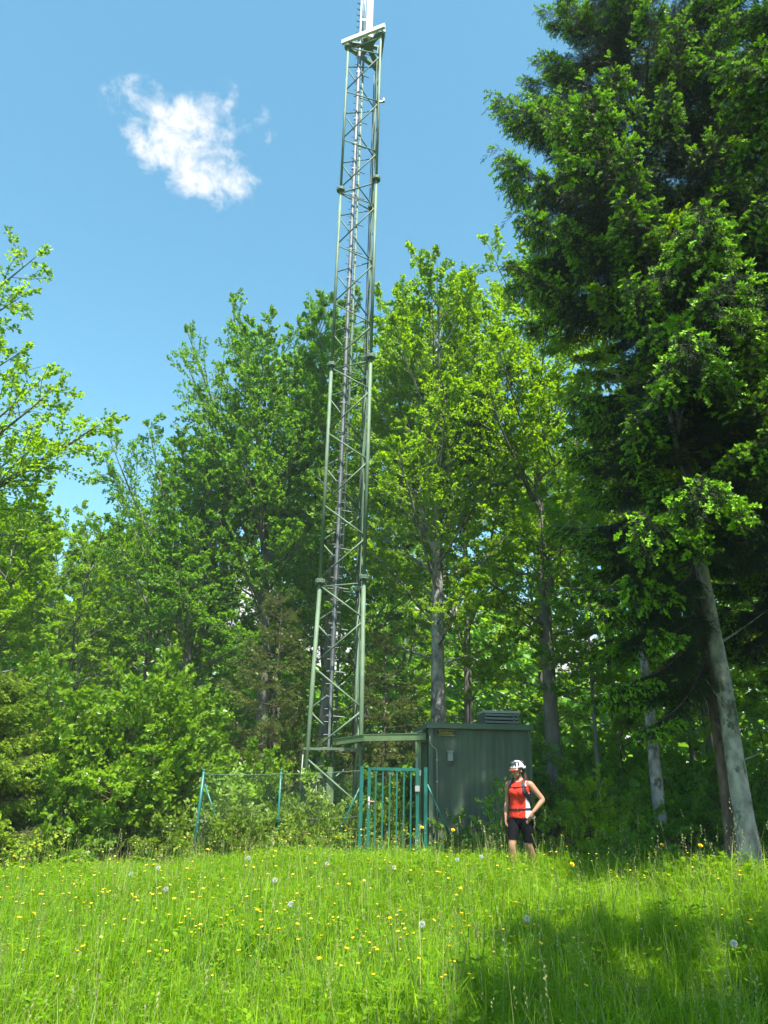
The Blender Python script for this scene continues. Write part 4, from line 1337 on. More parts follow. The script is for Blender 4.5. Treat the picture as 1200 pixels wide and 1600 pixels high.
for (x, y, sc, rz, lab) in (
        (5.9, 15.6, 1.2, 1, 'shaded shrub behind the short pale trunk'), (6.9, 14.9, 0.9, 2, 'low shaded shrub right of the grey trunk foot'), (7.6, 16.2, 1.5, 3, 'shaded shrub behind the two right trunks'),
        (8.6, 14.5, 1.3, 4, 'shaded shrub at the right edge of the meadow'), (6.3, 18.0, 1.6, 5, 'taller shaded shrub right of the thin sapling trunk'), (3.9, 17.4, 1.5, 0.5, 'shrub hugging the far corner of the shed'),
        (9.6, 16.0, 1.7, 2.5, 'shrub at the right edge behind the meadow shrub'), (7.9, 19.5, 2.0, 0.3, 'tall shrub deep between the right trunks'), (5.2, 21.5, 2.2, 1.7, 'tall shrub behind the mossy beech'),
        (2.6, 19.4, 1.8, 5.1, 'tall shrub rising behind the shed roof'), (0.8, 21.5, 2.2, 2.2, 'tall shrub left of the pale beech trunk'), (-1.0, 20.8, 2.0, 3.0, 'tall shrub right behind the mast'),
        (-3.2, 21.2, 2.0, 4.0, 'tall shrub behind the left olive conifer'), (-4.9, 20.0, 2.2, 1.0, 'tall shrub behind the big round hazel'), (-7.0, 19.8, 2.4, 3.7, 'tall shrub behind the second hazel'),
        (-9.3, 18.0, 2.3, 5.5, 'tall shrub at the left edge behind the young spruces'), (-0.4, 18.6, 1.2, 0.8, 'shrub at the foot of the mast'), (10.4, 20.5, 2.3, 1.3, 'tall shrub deep at the right edge'),
        (3.6, 24.0, 2.4, 3.1, 'tall far shrub between pale and mossy trunks'), (-1.9, 26.0, 2.6, 1.1, 'tall far shrub at the foot of the beech behind the mast'), (-6.2, 27.0, 2.6, 2.9, 'tall far shrub behind the fan-branched beech'),
        (7.4, 23.0, 2.5, 4.4, 'tall far shrub behind the thin sapling')):
    c = copy_tree(us)
    place(c, x, y, sc, rz)
    c['label'] = lab
# the wood goes on as one mass far behind
def far_wood():
    rng = np.random.default_rng(5)
    n = 70000
    ang = rng.uniform(-0.85, 0.85, n)
    d = rng.uniform(42, 58, n)
    X, Y = np.sin(ang) * d, np.cos(ang) * d
    h = 10.5 + 2.0 * np.sin(ang * 17) + 1.6 * np.sin(ang * 41 + 1)
    Z = gz(0, 40) + h * rng.uniform(0.0, 1.0, n) ** 0.9
    S = np.stack([X, Y, Z], axis=1)
    D = nrm(rng.normal(0, 1, (n, 3)) * np.array([1, 1, 0.4]))
    NN = nrm(rng.normal(0, 0.5, (n, 3)) + np.array([0, -0.3, 1.0]))
    NN = nrm(NN - D * np.sum(NN * D, axis=1, keepdims=True))
    L = rng.uniform(0.4, 0.8, n)
    V, F, T = leaf_cards(rng, S, D, NN, L, L * 0.7, rng.uniform(0, 1, n))
    tag(link('distant_wood', np_mesh('distant_wood', V, F, ['leaf_beech_cool'], T)), 'far dark wood closing the view behind the trees', 'wood', kind='stuff')


far_wood()


# ------------------------------------------------------------------ cyclist
mat('skin', (0.40, 0.205, 0.125), 0.5, 0.4, vary=0.06, scale=12)
mat('jersey_red', (0.66, 0.040, 0.020), 0.8, 0.15, vary=0.12, scale=10, bump=0.03, bscale=11)
mat('jersey_white', (0.60, 0.64, 0.70), 0.75, 0.2, vary=0.05)
mat('shorts_black', (0.006, 0.006, 0.008), 0.8, 0.12)
mat('strap_black', (0.014, 0.012, 0.014), 0.6, 0.3)
mat('helmet_white', (0.72, 0.75, 0.80), 0.3, 0.5, vary=0.03)
mat('helmet_black', (0.012, 0.012, 0.015), 0.4, 0.5)
mat('visor_red', (0.30, 0.045, 0.02), 0.35, 0.5)
mat('lens', (0.30, 0.22, 0.06), 0.15, 0.6)
mat('hair_brown', (0.05, 0.028, 0.015), 0.6, 0.3)
mat('shoe_grey', (0.10, 0.10, 0.11), 0.6, 0.3)
mat('lips', (0.36, 0.13, 0.11), 0.5, 0.4)


def smooth_interp(keys, n):
    """keys: rows (t, values...) -> n rows by smooth cubic-like interpolation"""
    k = np.array(keys, float)
    t = np.linspace(k[0, 0], k[-1, 0], n)
    outp = [t]
    for j in range(1, k.shape[1]):
        outp.append(np.interp(t, k[:, 0], k[:, j]))
    a = np.stack(outp, axis=1)
    for _ in range(2):
        a[1:-1, 1:] = 0.25 * a[:-2, 1:] + 0.5 * a[1:-1, 1:] + 0.25 * a[2:, 1:]
    return a


def loft_z(keys, n=26, sides=24):
    """ellipse sections stacked in z: rows (z, cx, cy, rx, ry)"""
    a = smooth_interp(keys, n)
    mb = MB()
    vs2 = []
    for (z, cx, cy_, rx, ry) in a:
        for k in range(sides):
            g = 2 * PI * k / sides
            vs2.append((cx + rx * math.cos(g), cy_ + ry * math.sin(g), z))
    fs = []
    for i in range(n - 1):
        for k in range(sides):
            k2 = (k + 1) % sides
            fs.append((i * sides + k, i * sides + k2, (i + 1) * sides + k2, (i + 1) * sides + k))
    fs.append(tuple(reversed(range(sides))))
    fs.append(tuple(range((n - 1) * sides, n * sides)))
    return mb.add(vs2, fs)


def chain(mb, pts, rads, sides=14, per=6):
    """a limb: smooth tapered tube through joints, with rounded ends"""
    P, Rr = [], []
    for i in range(len(pts) - 1):
        for k in range(per):
            t = k / per
            P.append(Vector(pts[i]).lerp(Vector(pts[i + 1]), t))
            Rr.append(rads[i] * (1 - t) + rads[i + 1] * t)
    P.append(Vector(pts[-1]))
    Rr.append(rads[-1])
    P = np.array([tuple(p) for p in P])
    for _ in range(2):
        P[1:-1] = 0.25 * P[:-2] + 0.5 * P[1:-1] + 0.25 * P[2:]
    a, b2 = Vector(P[0]), Vector(P[-1])
    d0 = (Vector(P[0]) - Vector(P[1])).normalized()
    d1 = (Vector(P[-1]) - Vector(P[-2])).normalized()
    P = [a + d0 * Rr[0] * 0.7] + [Vector(p) for p in P] + [b2 + d1 * Rr[-1] * 0.7]
    Rr = [Rr[0] * 0.55] + list(Rr) + [Rr[-1] * 0.55]
    mb.tube(P, Rr, sides)


def ellipsoid(mb, c, r, rotm=None, nu=16, nv=10):
    vs2 = []
    for i in range(nv + 1):
        th = PI * (i + 0.001) / (nv + 0.002) - PI / 2
        for k in range(nu):
            a = 2 * PI * k / nu
            p = Vector((r[0] * math.cos(th) * math.cos(a), r[1] * math.cos(th) * math.sin(a), r[2] * math.sin(th)))
            if rotm is not None:
                p = rotm @ p
            vs2.append(p + Vector(c))
    fs = []
    for i in range(nv):
        for k in range(nu):
            k2 = (k + 1) % nu
            fs.append((i * nu + k, i * nu + k2, (i + 1) * nu + k2, (i + 1) * nu + k))
    fs.append(tuple(reversed(range(nu))))
    fs.append(tuple(range(nv * nu, (nv + 1) * nu)))
    mb.add(vs2, fs)


def hand(mb, wrist, direction, palm_n, thumb_side, curl):
    """palm, four fingers of unequal length and a thumb leaving the side of the palm"""
    d = Vector(direction).normalized()
    n = Vector(palm_n)
    n = (n - d * n.dot(d)).normalized()
    s = d.cross(n).normalized() * thumb_side
    w = Vector(wrist)
    rotm = Matrix((s, n, d)).transposed()
    ellipsoid(mb, w + d * 0.045, (0.038, 0.016, 0.055), rotm)
    for i, L in enumerate((0.068, 0.076, 0.070, 0.055)):
        base = w + d * 0.082 + s * (0.028 - 0.019 * i)
        pts = [base - d * 0.02, base]
        dd = d.copy()
        p = base
        for j in range(3):
            dd = (dd + n * curl * 0.5).normalized()
            p = p + dd * (L / 3)
            pts.append(p)
        chain(mb, pts, [0.010, 0.0095, 0.009, 0.0085, 0.007], 8, 2)
    b0 = w + d * 0.025 + s * 0.03
    b1 = b0 + (s * 0.75 + d * 0.6).normalized() * 0.035
    b2 = b1 + (s * 0.25 + d * 0.9 + n * curl * 0.6).normalized() * 0.03
    chain(mb, [b0 - s * 0.015, b0, b1, b2], [0.013, 0.012, 0.0105, 0.008], 8, 2)


def build_cyclist(px, py, rz):
    g = gz(px, py)
    mb = MB()
    # torso (local frame: +x is the figure's own left, -y is forward)
    t = loft_z([(0.74, 0, 0.005, 0.10, 0.085), (0.80, 0, 0.01, 0.165, 0.115), (0.87, 0, 0.015, 0.180, 0.125), (0.95, 0, 0.005, 0.160, 0.112), (1.03, 0, 0.0, 0.140, 0.103), (1.11, 0, -0.004, 0.146, 0.108),
                (1.19, 0, -0.012, 0.158, 0.122), (1.26, 0, -0.005, 0.166, 0.112), (1.32, 0, 0.01, 0.165, 0.088), (1.36, 0, 0.02, 0.125, 0.070), (1.385, 0, 0.022, 0.075, 0.060), (1.40, 0, 0.02, 0.055, 0.055)], 34)
    mb.add(t.v, t.f)
    for sx in (-1, 1):
        ellipsoid(mb, (0.07 * sx, -0.095, 1.195), (0.066, 0.05, 0.062))
        ellipsoid(mb, (0.075 * sx, 0.085, 0.845), (0.09, 0.075, 0.085))
    # neck and head, the head turned further to the figure's right and bowed
    chain(mb, [(0, 0.02, 1.36), (-0.005, 0.005, 1.42), (-0.01, -0.01, 1.47)], [0.058, 0.052, 0.052])
    HR = Matrix.Rotation(math.radians(-26), 3, 'Z') @ Matrix.Rotation(math.radians(12), 3, 'X')
    hc = Vector((-0.012, -0.022, 1.515))

    def hp(x, y, z):
        return hc + HR @ Vector((x, y, z))

    ellipsoid(mb, hp(0, 0.012, 0.025), (0.074, 0.092, 0.088), HR, 20, 14)
    ellipsoid(mb, hp(0, -0.022, -0.035), (0.058, 0.066, 0.078), HR, 20, 14)
    ellipsoid(mb, hp(0, -0.062, -0.092), (0.026, 0.022, 0.020), HR)
    chain(mb, [hp(0, -0.080, 0.012), hp(0, -0.098, -0.016), hp(0, -0.105, -0.034)], [0.009, 0.011, 0.014], 8, 3)
    for sx in (-1, 1):
        ellipsoid(mb, hp(0.074 * sx, 0.012, -0.01), (0.010, 0.020, 0.030), HR, 10, 8)
    # arms
    Rs, Re, Rw = Vector((-0.175, 0.012, 1.315)), Vector((-0.222, 0.035, 1.07)), Vector((-0.218, -0.05, 0.855))
    Ls, Le, Lw = Vector((0.175, 0.012, 1.315)), Vector((0.345, 0.085, 1.10)), Vector((0.232, -0.055, 0.925))
    chain(mb, [Rs + Vector((0.04, 0, 0)), Rs, Rs.lerp(Re, 0.4), Re, Re.lerp(Rw, 0.3), Rw], [0.05, 0.056, 0.047, 0.039, 0.040, 0.026])
    chain(mb, [Ls - Vector((0.04, 0, 0)), Ls, Ls.lerp(Le, 0.4), Le, Le.lerp(Lw, 0.3), Lw], [0.05, 0.056, 0.047, 0.039, 0.040, 0.026])
    hand(mb, Rw, (0.02, -0.10, -1.0), (1, 0.1, 0), -1, 0.35)
    hand(mb, Lw, (-0.40, -0.30, -0.85), (-0.8, 0.5, 0.2), 1, 0.45)
    # legs: right leg stepping forward, left leg behind
    Rh, Rk, Ra = Vector((-0.088, 0.0, 0.80)), Vector((-0.098, -0.13, 0.45)), Vector((-0.105, -0.10, 0.085))
    Lh, Lk, La = Vector((0.088, 0.01, 0.80)), Vector((0.112, 0.02, 0.45)), Vector((0.122, 0.19, 0.10))
    for (h_, k_, a_) in ((Rh, Rk, Ra), (Lh, Lk, La)):
        back = Vector((0, 0.018, 0))
        chain(mb, [h_, h_.lerp(k_, 0.35), h_.lerp(k_, 0.75), k_, k_.lerp(a_, 0.28) + back, k_.lerp(a_, 0.65) + back * 0.6, a_], [0.094, 0.088, 0.066, 0.053, 0.057, 0.044, 0.033])
        ellipsoid(mb, a_ + Vector((0, -0.05, -0.045)), (0.036, 0.105, 0.033))
    raw = mb.mesh('body', ['skin'])
    tmp = bpy.data.objects.new('body_tmp', raw)
    col.objects.link(tmp)
    md = tmp.modifiers.new('remesh', 'REMESH')
    md.mode = 'VOXEL'
    md.voxel_size = 0.0075
    sm = tmp.modifiers.new('smooth', 'SMOOTH')
    sm.iterations = 4
    sm.factor = 0.5
    dg = bpy.context.evaluated_depsgraph_get()
    dg.update()
    bm_me = bpy.data.meshes.new_from_object(tmp.evaluated_get(dg))
    bpy.data.objects.remove(tmp)
    bm_me.name = 'body'
    bm_me.materials.clear()
    bm_me.materials.append(MATS['skin'])
    bm_me.polygons.foreach_set('use_smooth', [True] * len(bm_me.polygons))
    root = empty('person', (px, py, g - 0.01), 'walking cyclist in red sleeveless jersey, black shorts and white helmet, hand on hip', 'person', rz=rz)
    link('body', bm_me, root)
    nv = len(bm_me.vertices)
    co = np.empty(nv * 3)
    bm_me.vertices.foreach_get('co', co)
    co = co.reshape(-1, 3)
    no = np.array([v.normal[:] for v in bm_me.vertices])
    polys = [tuple(p.vertices) for p in bm_me.polygons]
    x, y, z = co[:, 0], co[:, 1], co[:, 2]

    def seg_d(a, b2):
        a, b2 = np.array(a), np.array(b2)
        ab = b2 - a
        tt = np.clip(((co - a) @ ab) / (ab @ ab), 0, 1)
        return np.linalg.norm(co - (a + tt[:, None] * ab), axis=1)

    arm = (np.minimum(seg_d(Rs + (Re - Rs) * 0.22, Re), seg_d(Re, Rw)) < 0.062) & (x < -0.135)
    arm |= (np.minimum(seg_d(Ls + (Le - Ls) * 0.22, Le), seg_d(Le, Lw)) < 0.062) & (x > 0.135)
    arm |= (np.abs(x) > 0.168 - 0.25 * np.clip(z - 1.28, 0, 0.1)) & (z > 1.12)
    for w_, dv in ((Rw, Vector((0.02, -0.1, -1.0))), (Lw, Vector((-0.4, -0.3, -0.85)))):
        arm |= seg_d(w_, w_ + dv.normalized() * 0.17) < 0.05
    neck_r = np.hypot(x, y - 0.012)
    vneck = 1.345 - 0.09 * np.clip(1 - np.abs(x) / 0.065, 0, 1) * (y < 0)

    def cloth(name, keep, off, mats, choose=None, parent=root):
        sel = [p for p in polys if all(keep[i] for i in p)]
        used = sorted({i for p in sel for i in p})
        mp = {i: k for k, i in enumerate(used)}
        o_ = off if hasattr(off, '__len__') else np.full(nv, off)
        m = MB()
        vs2 = [tuple(co[i] + no[i] * o_[i]) for i in used]
        m.add(vs2, [tuple(mp[i] for i in p) for p in sel])
        if choose is not None:
            m.mi = [int(choose(np.mean(co[list(p)], axis=0))) for p in sel]
        me = m.mesh(name, mats, smooth=True)
        o = link(name, me, parent)
        sol = o.modifiers.new('thickness', 'SOLIDIFY')
        sol.thickness = 0.004
        sol.offset = -1
        return o

    cloth('jersey', (~arm) & (z > 0.83) & (z < 1.375) & ((z < vneck) | (neck_r > 0.075)), 0.010, ['jersey_red', 'jersey_white'],
          lambda c: (c[0] > 0.118 + 0.05 * max(0, c[2] - 1.05)) and c[2] < 1.20 or (0.118 < abs(c[0]) < 0.135 and c[2] > 1.28))
    shorts_keep = (~arm) & (z < 0.865) & (z > np.where(x < 0, 0.535, 0.495))
    cloth('shorts', shorts_keep, 0.007, ['shorts_black'])
    # helmet
    hm = MB()
    HC = hp(0, 0.012, 0.055)
    nu, nvv = 28, 10
    vs2, fs = [], []
    for i in range(nvv + 1):
        th = PI / 2 * i / nvv
        for k in range(nu):
            a = 2 * PI * k / nu
            rr = math.cos(th * 0.985)
            p = Vector((0.104 * rr * math.cos(a), 0.135 * rr * math.sin(a) + 0.012, -0.012 + 0.105 * math.sin(th) - 0.028 * (math.sin(a) > 0.2) * rr))
            vs2.append(HC + HR @ p)
    for i in range(nvv):
        for k in range(nu):
            k2 = (k + 1) % nu
            fs.append((i * nu + k, i * nu + k2, (i + 1) * nu + k2, (i + 1) * nu + k))
    fs.append(tuple(range(nvv * nu, (nvv + 1) * nu)))
    hm.add(vs2, fs)
    helmet = link('helmet', hm.mesh('helmet', ['helmet_white'], smooth=True), root)
    sol = helmet.modifiers.new('thickness', 'SOLIDIFY')
    sol.thickness = 0.02
    sol.offset = -1
    for j, a0 in enumerate((-2.55, -2.2, -1.85, -1.5, -1.15, -0.8, -0.4, 0.6, 1.2, 1.8, 2.4)):
        s_ = MB()
        pts = []
        for q in np.linspace(0.16, 0.72, 6):
            th = PI / 2 * q
            a = a0 + 0.35 * (q - 0.4)
            rr = math.cos(th * 0.985)
            pts.append(HC + HR @ Vector((0.106 * rr * math.cos(a), 0.137 * rr * math.sin(a) + 0.012, -0.011 + 0.106 * math.sin(th) - 0.020 * (math.sin(a) > 0.2) * rr)))
        s_.tube(pts, [0.005, 0.013, 0.016, 0.016, 0.012, 0.004], 8)
        link('vent', s_.mesh('vent', ['helmet_black'], smooth=True), helmet)
    vz = MB()
    vs2, fs = [], []
    for k in range(13):
        a = -PI / 2 + (k - 6) * 0.16
        for (rr, zz) in ((1.0, -0.012), (1.0, -0.026), (1.28, -0.040), (1.28, -0.032)):
            vs2.append(HC + HR @ Vector((0.100 * min(rr, 1.08) * math.cos(a), 0.130 * rr * math.sin(a) + 0.012, zz)))
    for k in range(12):
        for q in range(4):
            q2 = (q + 1) % 4
            fs.append((k * 4 + q, k * 4 + q2, (k + 1) * 4 + q2, (k + 1) * 4 + q))
    vz.add(vs2, fs)
    link('visor', vz.mesh('visor', ['visor_red']), helmet)
    cs = MB()
    cs.tube([hp(0.082, 0.0, 0.05), hp(0.075, -0.01, -0.02), hp(0.045, -0.04, -0.10), hp(0, -0.05, -0.117), hp(-0.045, -0.04, -0.10), hp(-0.075, -0.01, -0.02), hp(-0.082, 0, 0.05)], 0.006, 6)
    link('chin_strap', cs.mesh('chin_strap', ['strap_black']), helmet)
    # glasses, mouth, hair
    gl = MB()
    for sx in (-1, 1):
        ellipsoid(gl, hp(0.034 * sx, -0.086, 0.010), (0.028, 0.010, 0.018), HR @ Matrix.Rotation(0.35 * sx, 3, 'Z'), 14, 8)
    gl.tube([hp(-0.078, 0.01, 0.012), hp(-0.066, -0.060, 0.016), hp(-0.03, -0.094, 0.018), hp(0, -0.098, 0.016), hp(0.03, -0.094, 0.018), hp(0.066, -0.060, 0.016), hp(0.078, 0.01, 0.012)], 0.004, 6)
    link('sunglasses', gl.mesh('sunglasses', ['lens'], smooth=True), root)
    mo = MB()
    ellipsoid(mo, hp(0, -0.083, -0.064), (0.022, 0.007, 0.007), HR, 10, 6)
    link('mouth', mo.mesh('mouth', ['lips'], smooth=True), root)
    ha = MB()
    chain(ha, [hp(0.0, 0.085, 0.02), hp(0.02, 0.10, -0.06), hp(0.05, 0.09, -0.13), hp(0.075, 0.075, -0.19)], [0.035, 0.032, 0.026, 0.012], 10, 4)
    ellipsoid(ha, hp(0, 0.045, -0.01), (0.078, 0.066, 0.055), HR)
    link('hair', ha.mesh('hair', ['hair_brown'], smooth=True), root)
    for (a_, nm) in ((Ra, 1), (La, -1)):
        sh = MB()
        ellipsoid(sh, a_ + Vector((0, -0.055, -0.043)), (0.046, 0.135, 0.042))
        ellipsoid(sh, a_ + Vector((0, 0.0, -0.015)), (0.044, 0.055, 0.050))
        link('shoe', sh.mesh('shoe', ['shoe_grey'], smooth=True), root)
    # small backpack, worn
    bag = empty('backpack', (px, py, g - 0.01), 'small dark backpack with chest and waist straps worn by the cyclist', 'backpack', rz=rz)
    bd = loft_z([(0.93, 0, 0.15, 0.02, 0.02), (0.95, 0, 0.165, 0.10, 0.05), (1.02, 0, 0.175, 0.125, 0.075), (1.16, 0, 0.175, 0.128, 0.085), (1.28, 0, 0.165, 0.115, 0.075), (1.34, 0, 0.15, 0.08, 0.05), (1.36, 0, 0.14, 0.02, 0.02)], 20)
    link('bag_body', bd.mesh('bag_body', ['strap_black'], smooth=True), bag)
    torso = ~arm
    for sx in (-1, 1):
        xs = 0.088 + np.clip(1.33 - z, 0, 1) * 0.30
        cloth('shoulder_strap', torso & (z > 1.06) & (z < 1.40) & (np.abs(x * sx - xs) < 0.024) & (y < 0.06), 0.018, ['strap_black'], parent=bag)
    cloth('chest_strap', torso & (np.abs(z - (1.262 + 0.10 * x)) < 0.012) & (np.abs(x) < 0.14) & (y < 0), 0.018, ['strap_black'], parent=bag)
    cloth('waist_strap', torso & (np.abs(z - (0.955 + 0.06 * x)) < 0.017) & (np.abs(x) < 0.25), 0.017, ['strap_black'], parent=bag)
    root.scale = bag.scale = (0.96, 0.96, 0.96)
    return root


build_cyclist(2.09, 11.45, math.radians(-34))


# ------------------------------------------------------------------ meadow grass and flowers
def blade(rng, L, w, lean_, az, segs=3, base=(0, 0)):
    """a bent tapering strip"""
    pts = []
    d = np.array([math.cos(az), math.sin(az)])
    sd = np.array([-d[1], d[0]])
    vs2 = []
    for i in range(segs + 1):
        t = i / segs
        r_ = lean_ * L * t ** 1.8
        h = L * (t - 0.25 * lean_ * t ** 2.5)
        ww = w * (1 - t) ** 0.7 * 0.5 if i < segs else 0.0
        c = np.array([base[0] + d[0] * r_, base[1] + d[1] * r_, h])
        tw = 0.5 * t * lean_
        if i < segs:
            vs2.append(c + np.array([sd[0], sd[1], tw * 0.3]) * ww)
            vs2.append(c - np.array([sd[0], sd[1], tw * 0.3]) * ww)
        else:
            vs2.append(c)
    return vs2


def tuft_mesh(seed, n=30, radius=0.13, h=(0.16, 0.40), w=(0.005, 0.010), seedheads=1, herbs=3):
    rng = np.random.default_rng(seed)
    V, F3, T, MI = [], [], [], []
    for i in range(n):
        a = rng.uniform(0, 2 * PI)
        r_ = radius * math.sqrt(rng.uniform(0, 1))
        L = rng.uniform(*h) * (1.0 - 0.2 * rng.uniform())
        o = len(V)
        V += blade(rng, L, rng.uniform(*w), rng.uniform(0.1, 1.15), rng.uniform(0, 2 * PI), 3, (r_ * math.cos(a), r_ * math.sin(a)))
        F3 += [(o, o + 1, o + 3), (o, o + 3, o + 2), (o + 2, o + 3, o + 5), (o + 2, o + 5, o + 4), (o + 4, o + 5, o + 6)]
        MI += [0] * 5
        T += [rng.uniform(0, 1) ** 1.2] * 7
    for i in range(seedheads):
        a = rng.uniform(0, 2 * PI)
        r_ = radius * rng.uniform(0, 1)
        L = rng.uniform(h[1] * 1.0, h[1] * 1.35)
        o = len(V)
        ln = rng.uniform(0.05, 0.35)
        az = rng.uniform(0, 2 * PI)
        V += blade(rng, L, 0.004, ln, az, 3, (r_ * math.cos(a), r_ * math.sin(a)))
        F3 += [(o, o + 1, o + 3), (o, o + 3, o + 2), (o + 2, o + 3, o + 5), (o + 2, o + 5, o + 4), (o + 4, o + 5, o + 6)]
        MI += [1] * 5
        T += [rng.uniform(0.2, 0.9)] * 7
        tip = np.array(V[-1])
        for k in range(5):
            q = len(V)
            b0 = tip - np.array([0, 0, 0.02 * k])
            aa = rng.uniform(0, 2 * PI)
            out_ = np.array([math.cos(aa), math.sin(aa), 0.9]) * 0.011
            V += [b0, b0 + out_ * 0.6 + np.array([0, 0, 0.012]), b0 + out_ + np.array([0.003, 0.002, 0.0])]
            F3.append((q, q + 1, q + 2))
            MI.append(1)
            T += [rng.uniform(0.3, 1)] * 3
    for i in range(herbs):
        a = rng.uniform(0, 2 * PI)
        c0_ = np.array([radius * rng.uniform(-1, 1), radius * rng.uniform(-1, 1), rng.uniform(0.08, 0.30)])
        for k in range(3):
            q = len(V)
            aa = a + k * 2.1
            d_ = np.array([math.cos(aa), math.sin(aa), rng.uniform(-0.1, 0.5)])
            sd_ = np.array([-d_[1], d_[0], 0.0])
            L_ = rng.uniform(0.03, 0.055)
            V += [c0_, c0_ + d_ * L_ * 0.6 + sd_ * L_ * 0.4, c0_ + d_ * L_, c0_ + d_ * L_ * 0.6 - sd_ * L_ * 0.4]
            F3 += [(q, q + 1, q + 2), (q, q + 2, q + 3)]
            MI += [0, 0]
            T += [rng.uniform(0.0, 0.6)] * 4
    return np_mesh('tuft', np.array(V), np.array(F3), ['grass_blade', 'grass_seed'], np.array(T), mat_index=MI)


def scatter_group(name, protos_):
    """geometry nodes: instances of the given meshes' objects on the points of the mesh, by its attributes pick, turn, size"""
    ng = bpy.data.node_groups.new(name, 'GeometryNodeTree')
    ng.interface.new_socket(name='Geometry', in_out='INPUT', socket_type='NodeSocketGeometry')
    ng.interface.new_socket(name='Geometry', in_out='OUTPUT', socket_type='NodeSocketGeometry')
    gi, go = ng.nodes.new('NodeGroupInput'), ng.nodes.new('NodeGroupOutput')
    join = ng.nodes.new('GeometryNodeJoinGeometry')
    for p in reversed(protos_):
        oi = ng.nodes.new('GeometryNodeObjectInfo')
        oi.inputs['Object'].default_value = p
        oi.inputs['As Instance'].default_value = True
        ng.links.new(oi.outputs['Geometry'], join.inputs[0])
    inst = ng.nodes.new('GeometryNodeInstanceOnPoints')
    inst.inputs['Pick Instance'].default_value = True
    ng.links.new(gi.outputs[0], inst.inputs['Points'])
    ng.links.new(join.outputs[0], inst.inputs['Instance'])

    def attr(nm, ty):
        a = ng.nodes.new('GeometryNodeInputNamedAttribute')
        a.data_type = ty
        a.inputs['Name'].default_value = nm
        return a.outputs['Attribute']

    ng.links.new(attr('pick', 'INT'), inst.inputs['Instance Index'])
    e2r = ng.nodes.new('FunctionNodeEulerToRotation')
    ng.links.new(attr('turn', 'FLOAT_VECTOR'), e2r.inputs[0])
    ng.links.new(e2r.outputs[0], inst.inputs['Rotation'])
    ng.links.new(attr('size', 'FLOAT_VECTOR'), inst.inputs['Scale'])
    ng.links.new(inst.outputs[0], go.inputs[0])
    return ng


def scatter(name, pts, pick, turn, size, protos_, label, cat):
    me = bpy.data.meshes.new(name)
    me.vertices.add(len(pts))
    me.vertices.foreach_set('co', np.ascontiguousarray(pts, dtype=np.float32).ravel())
    a = me.attributes.new('pick', 'INT', 'POINT'); a.data.foreach_set('value', np.asarray(pick, dtype=np.int32))
    a = me.attributes.new('turn', 'FLOAT_VECTOR', 'POINT'); a.data.foreach_set('vector', np.ascontiguousarray(turn, dtype=np.float32).ravel())
    a = me.attributes.new('size', 'FLOAT_VECTOR', 'POINT'); a.data.foreach_set('vector', np.ascontiguousarray(size, dtype=np.float32).ravel())
    o = link(name, me)
    md = o.modifiers.new('scatter', 'NODES')
    md.node_group = scatter_group(name, protos_)
    return tag(o, label, cat, kind='stuff')


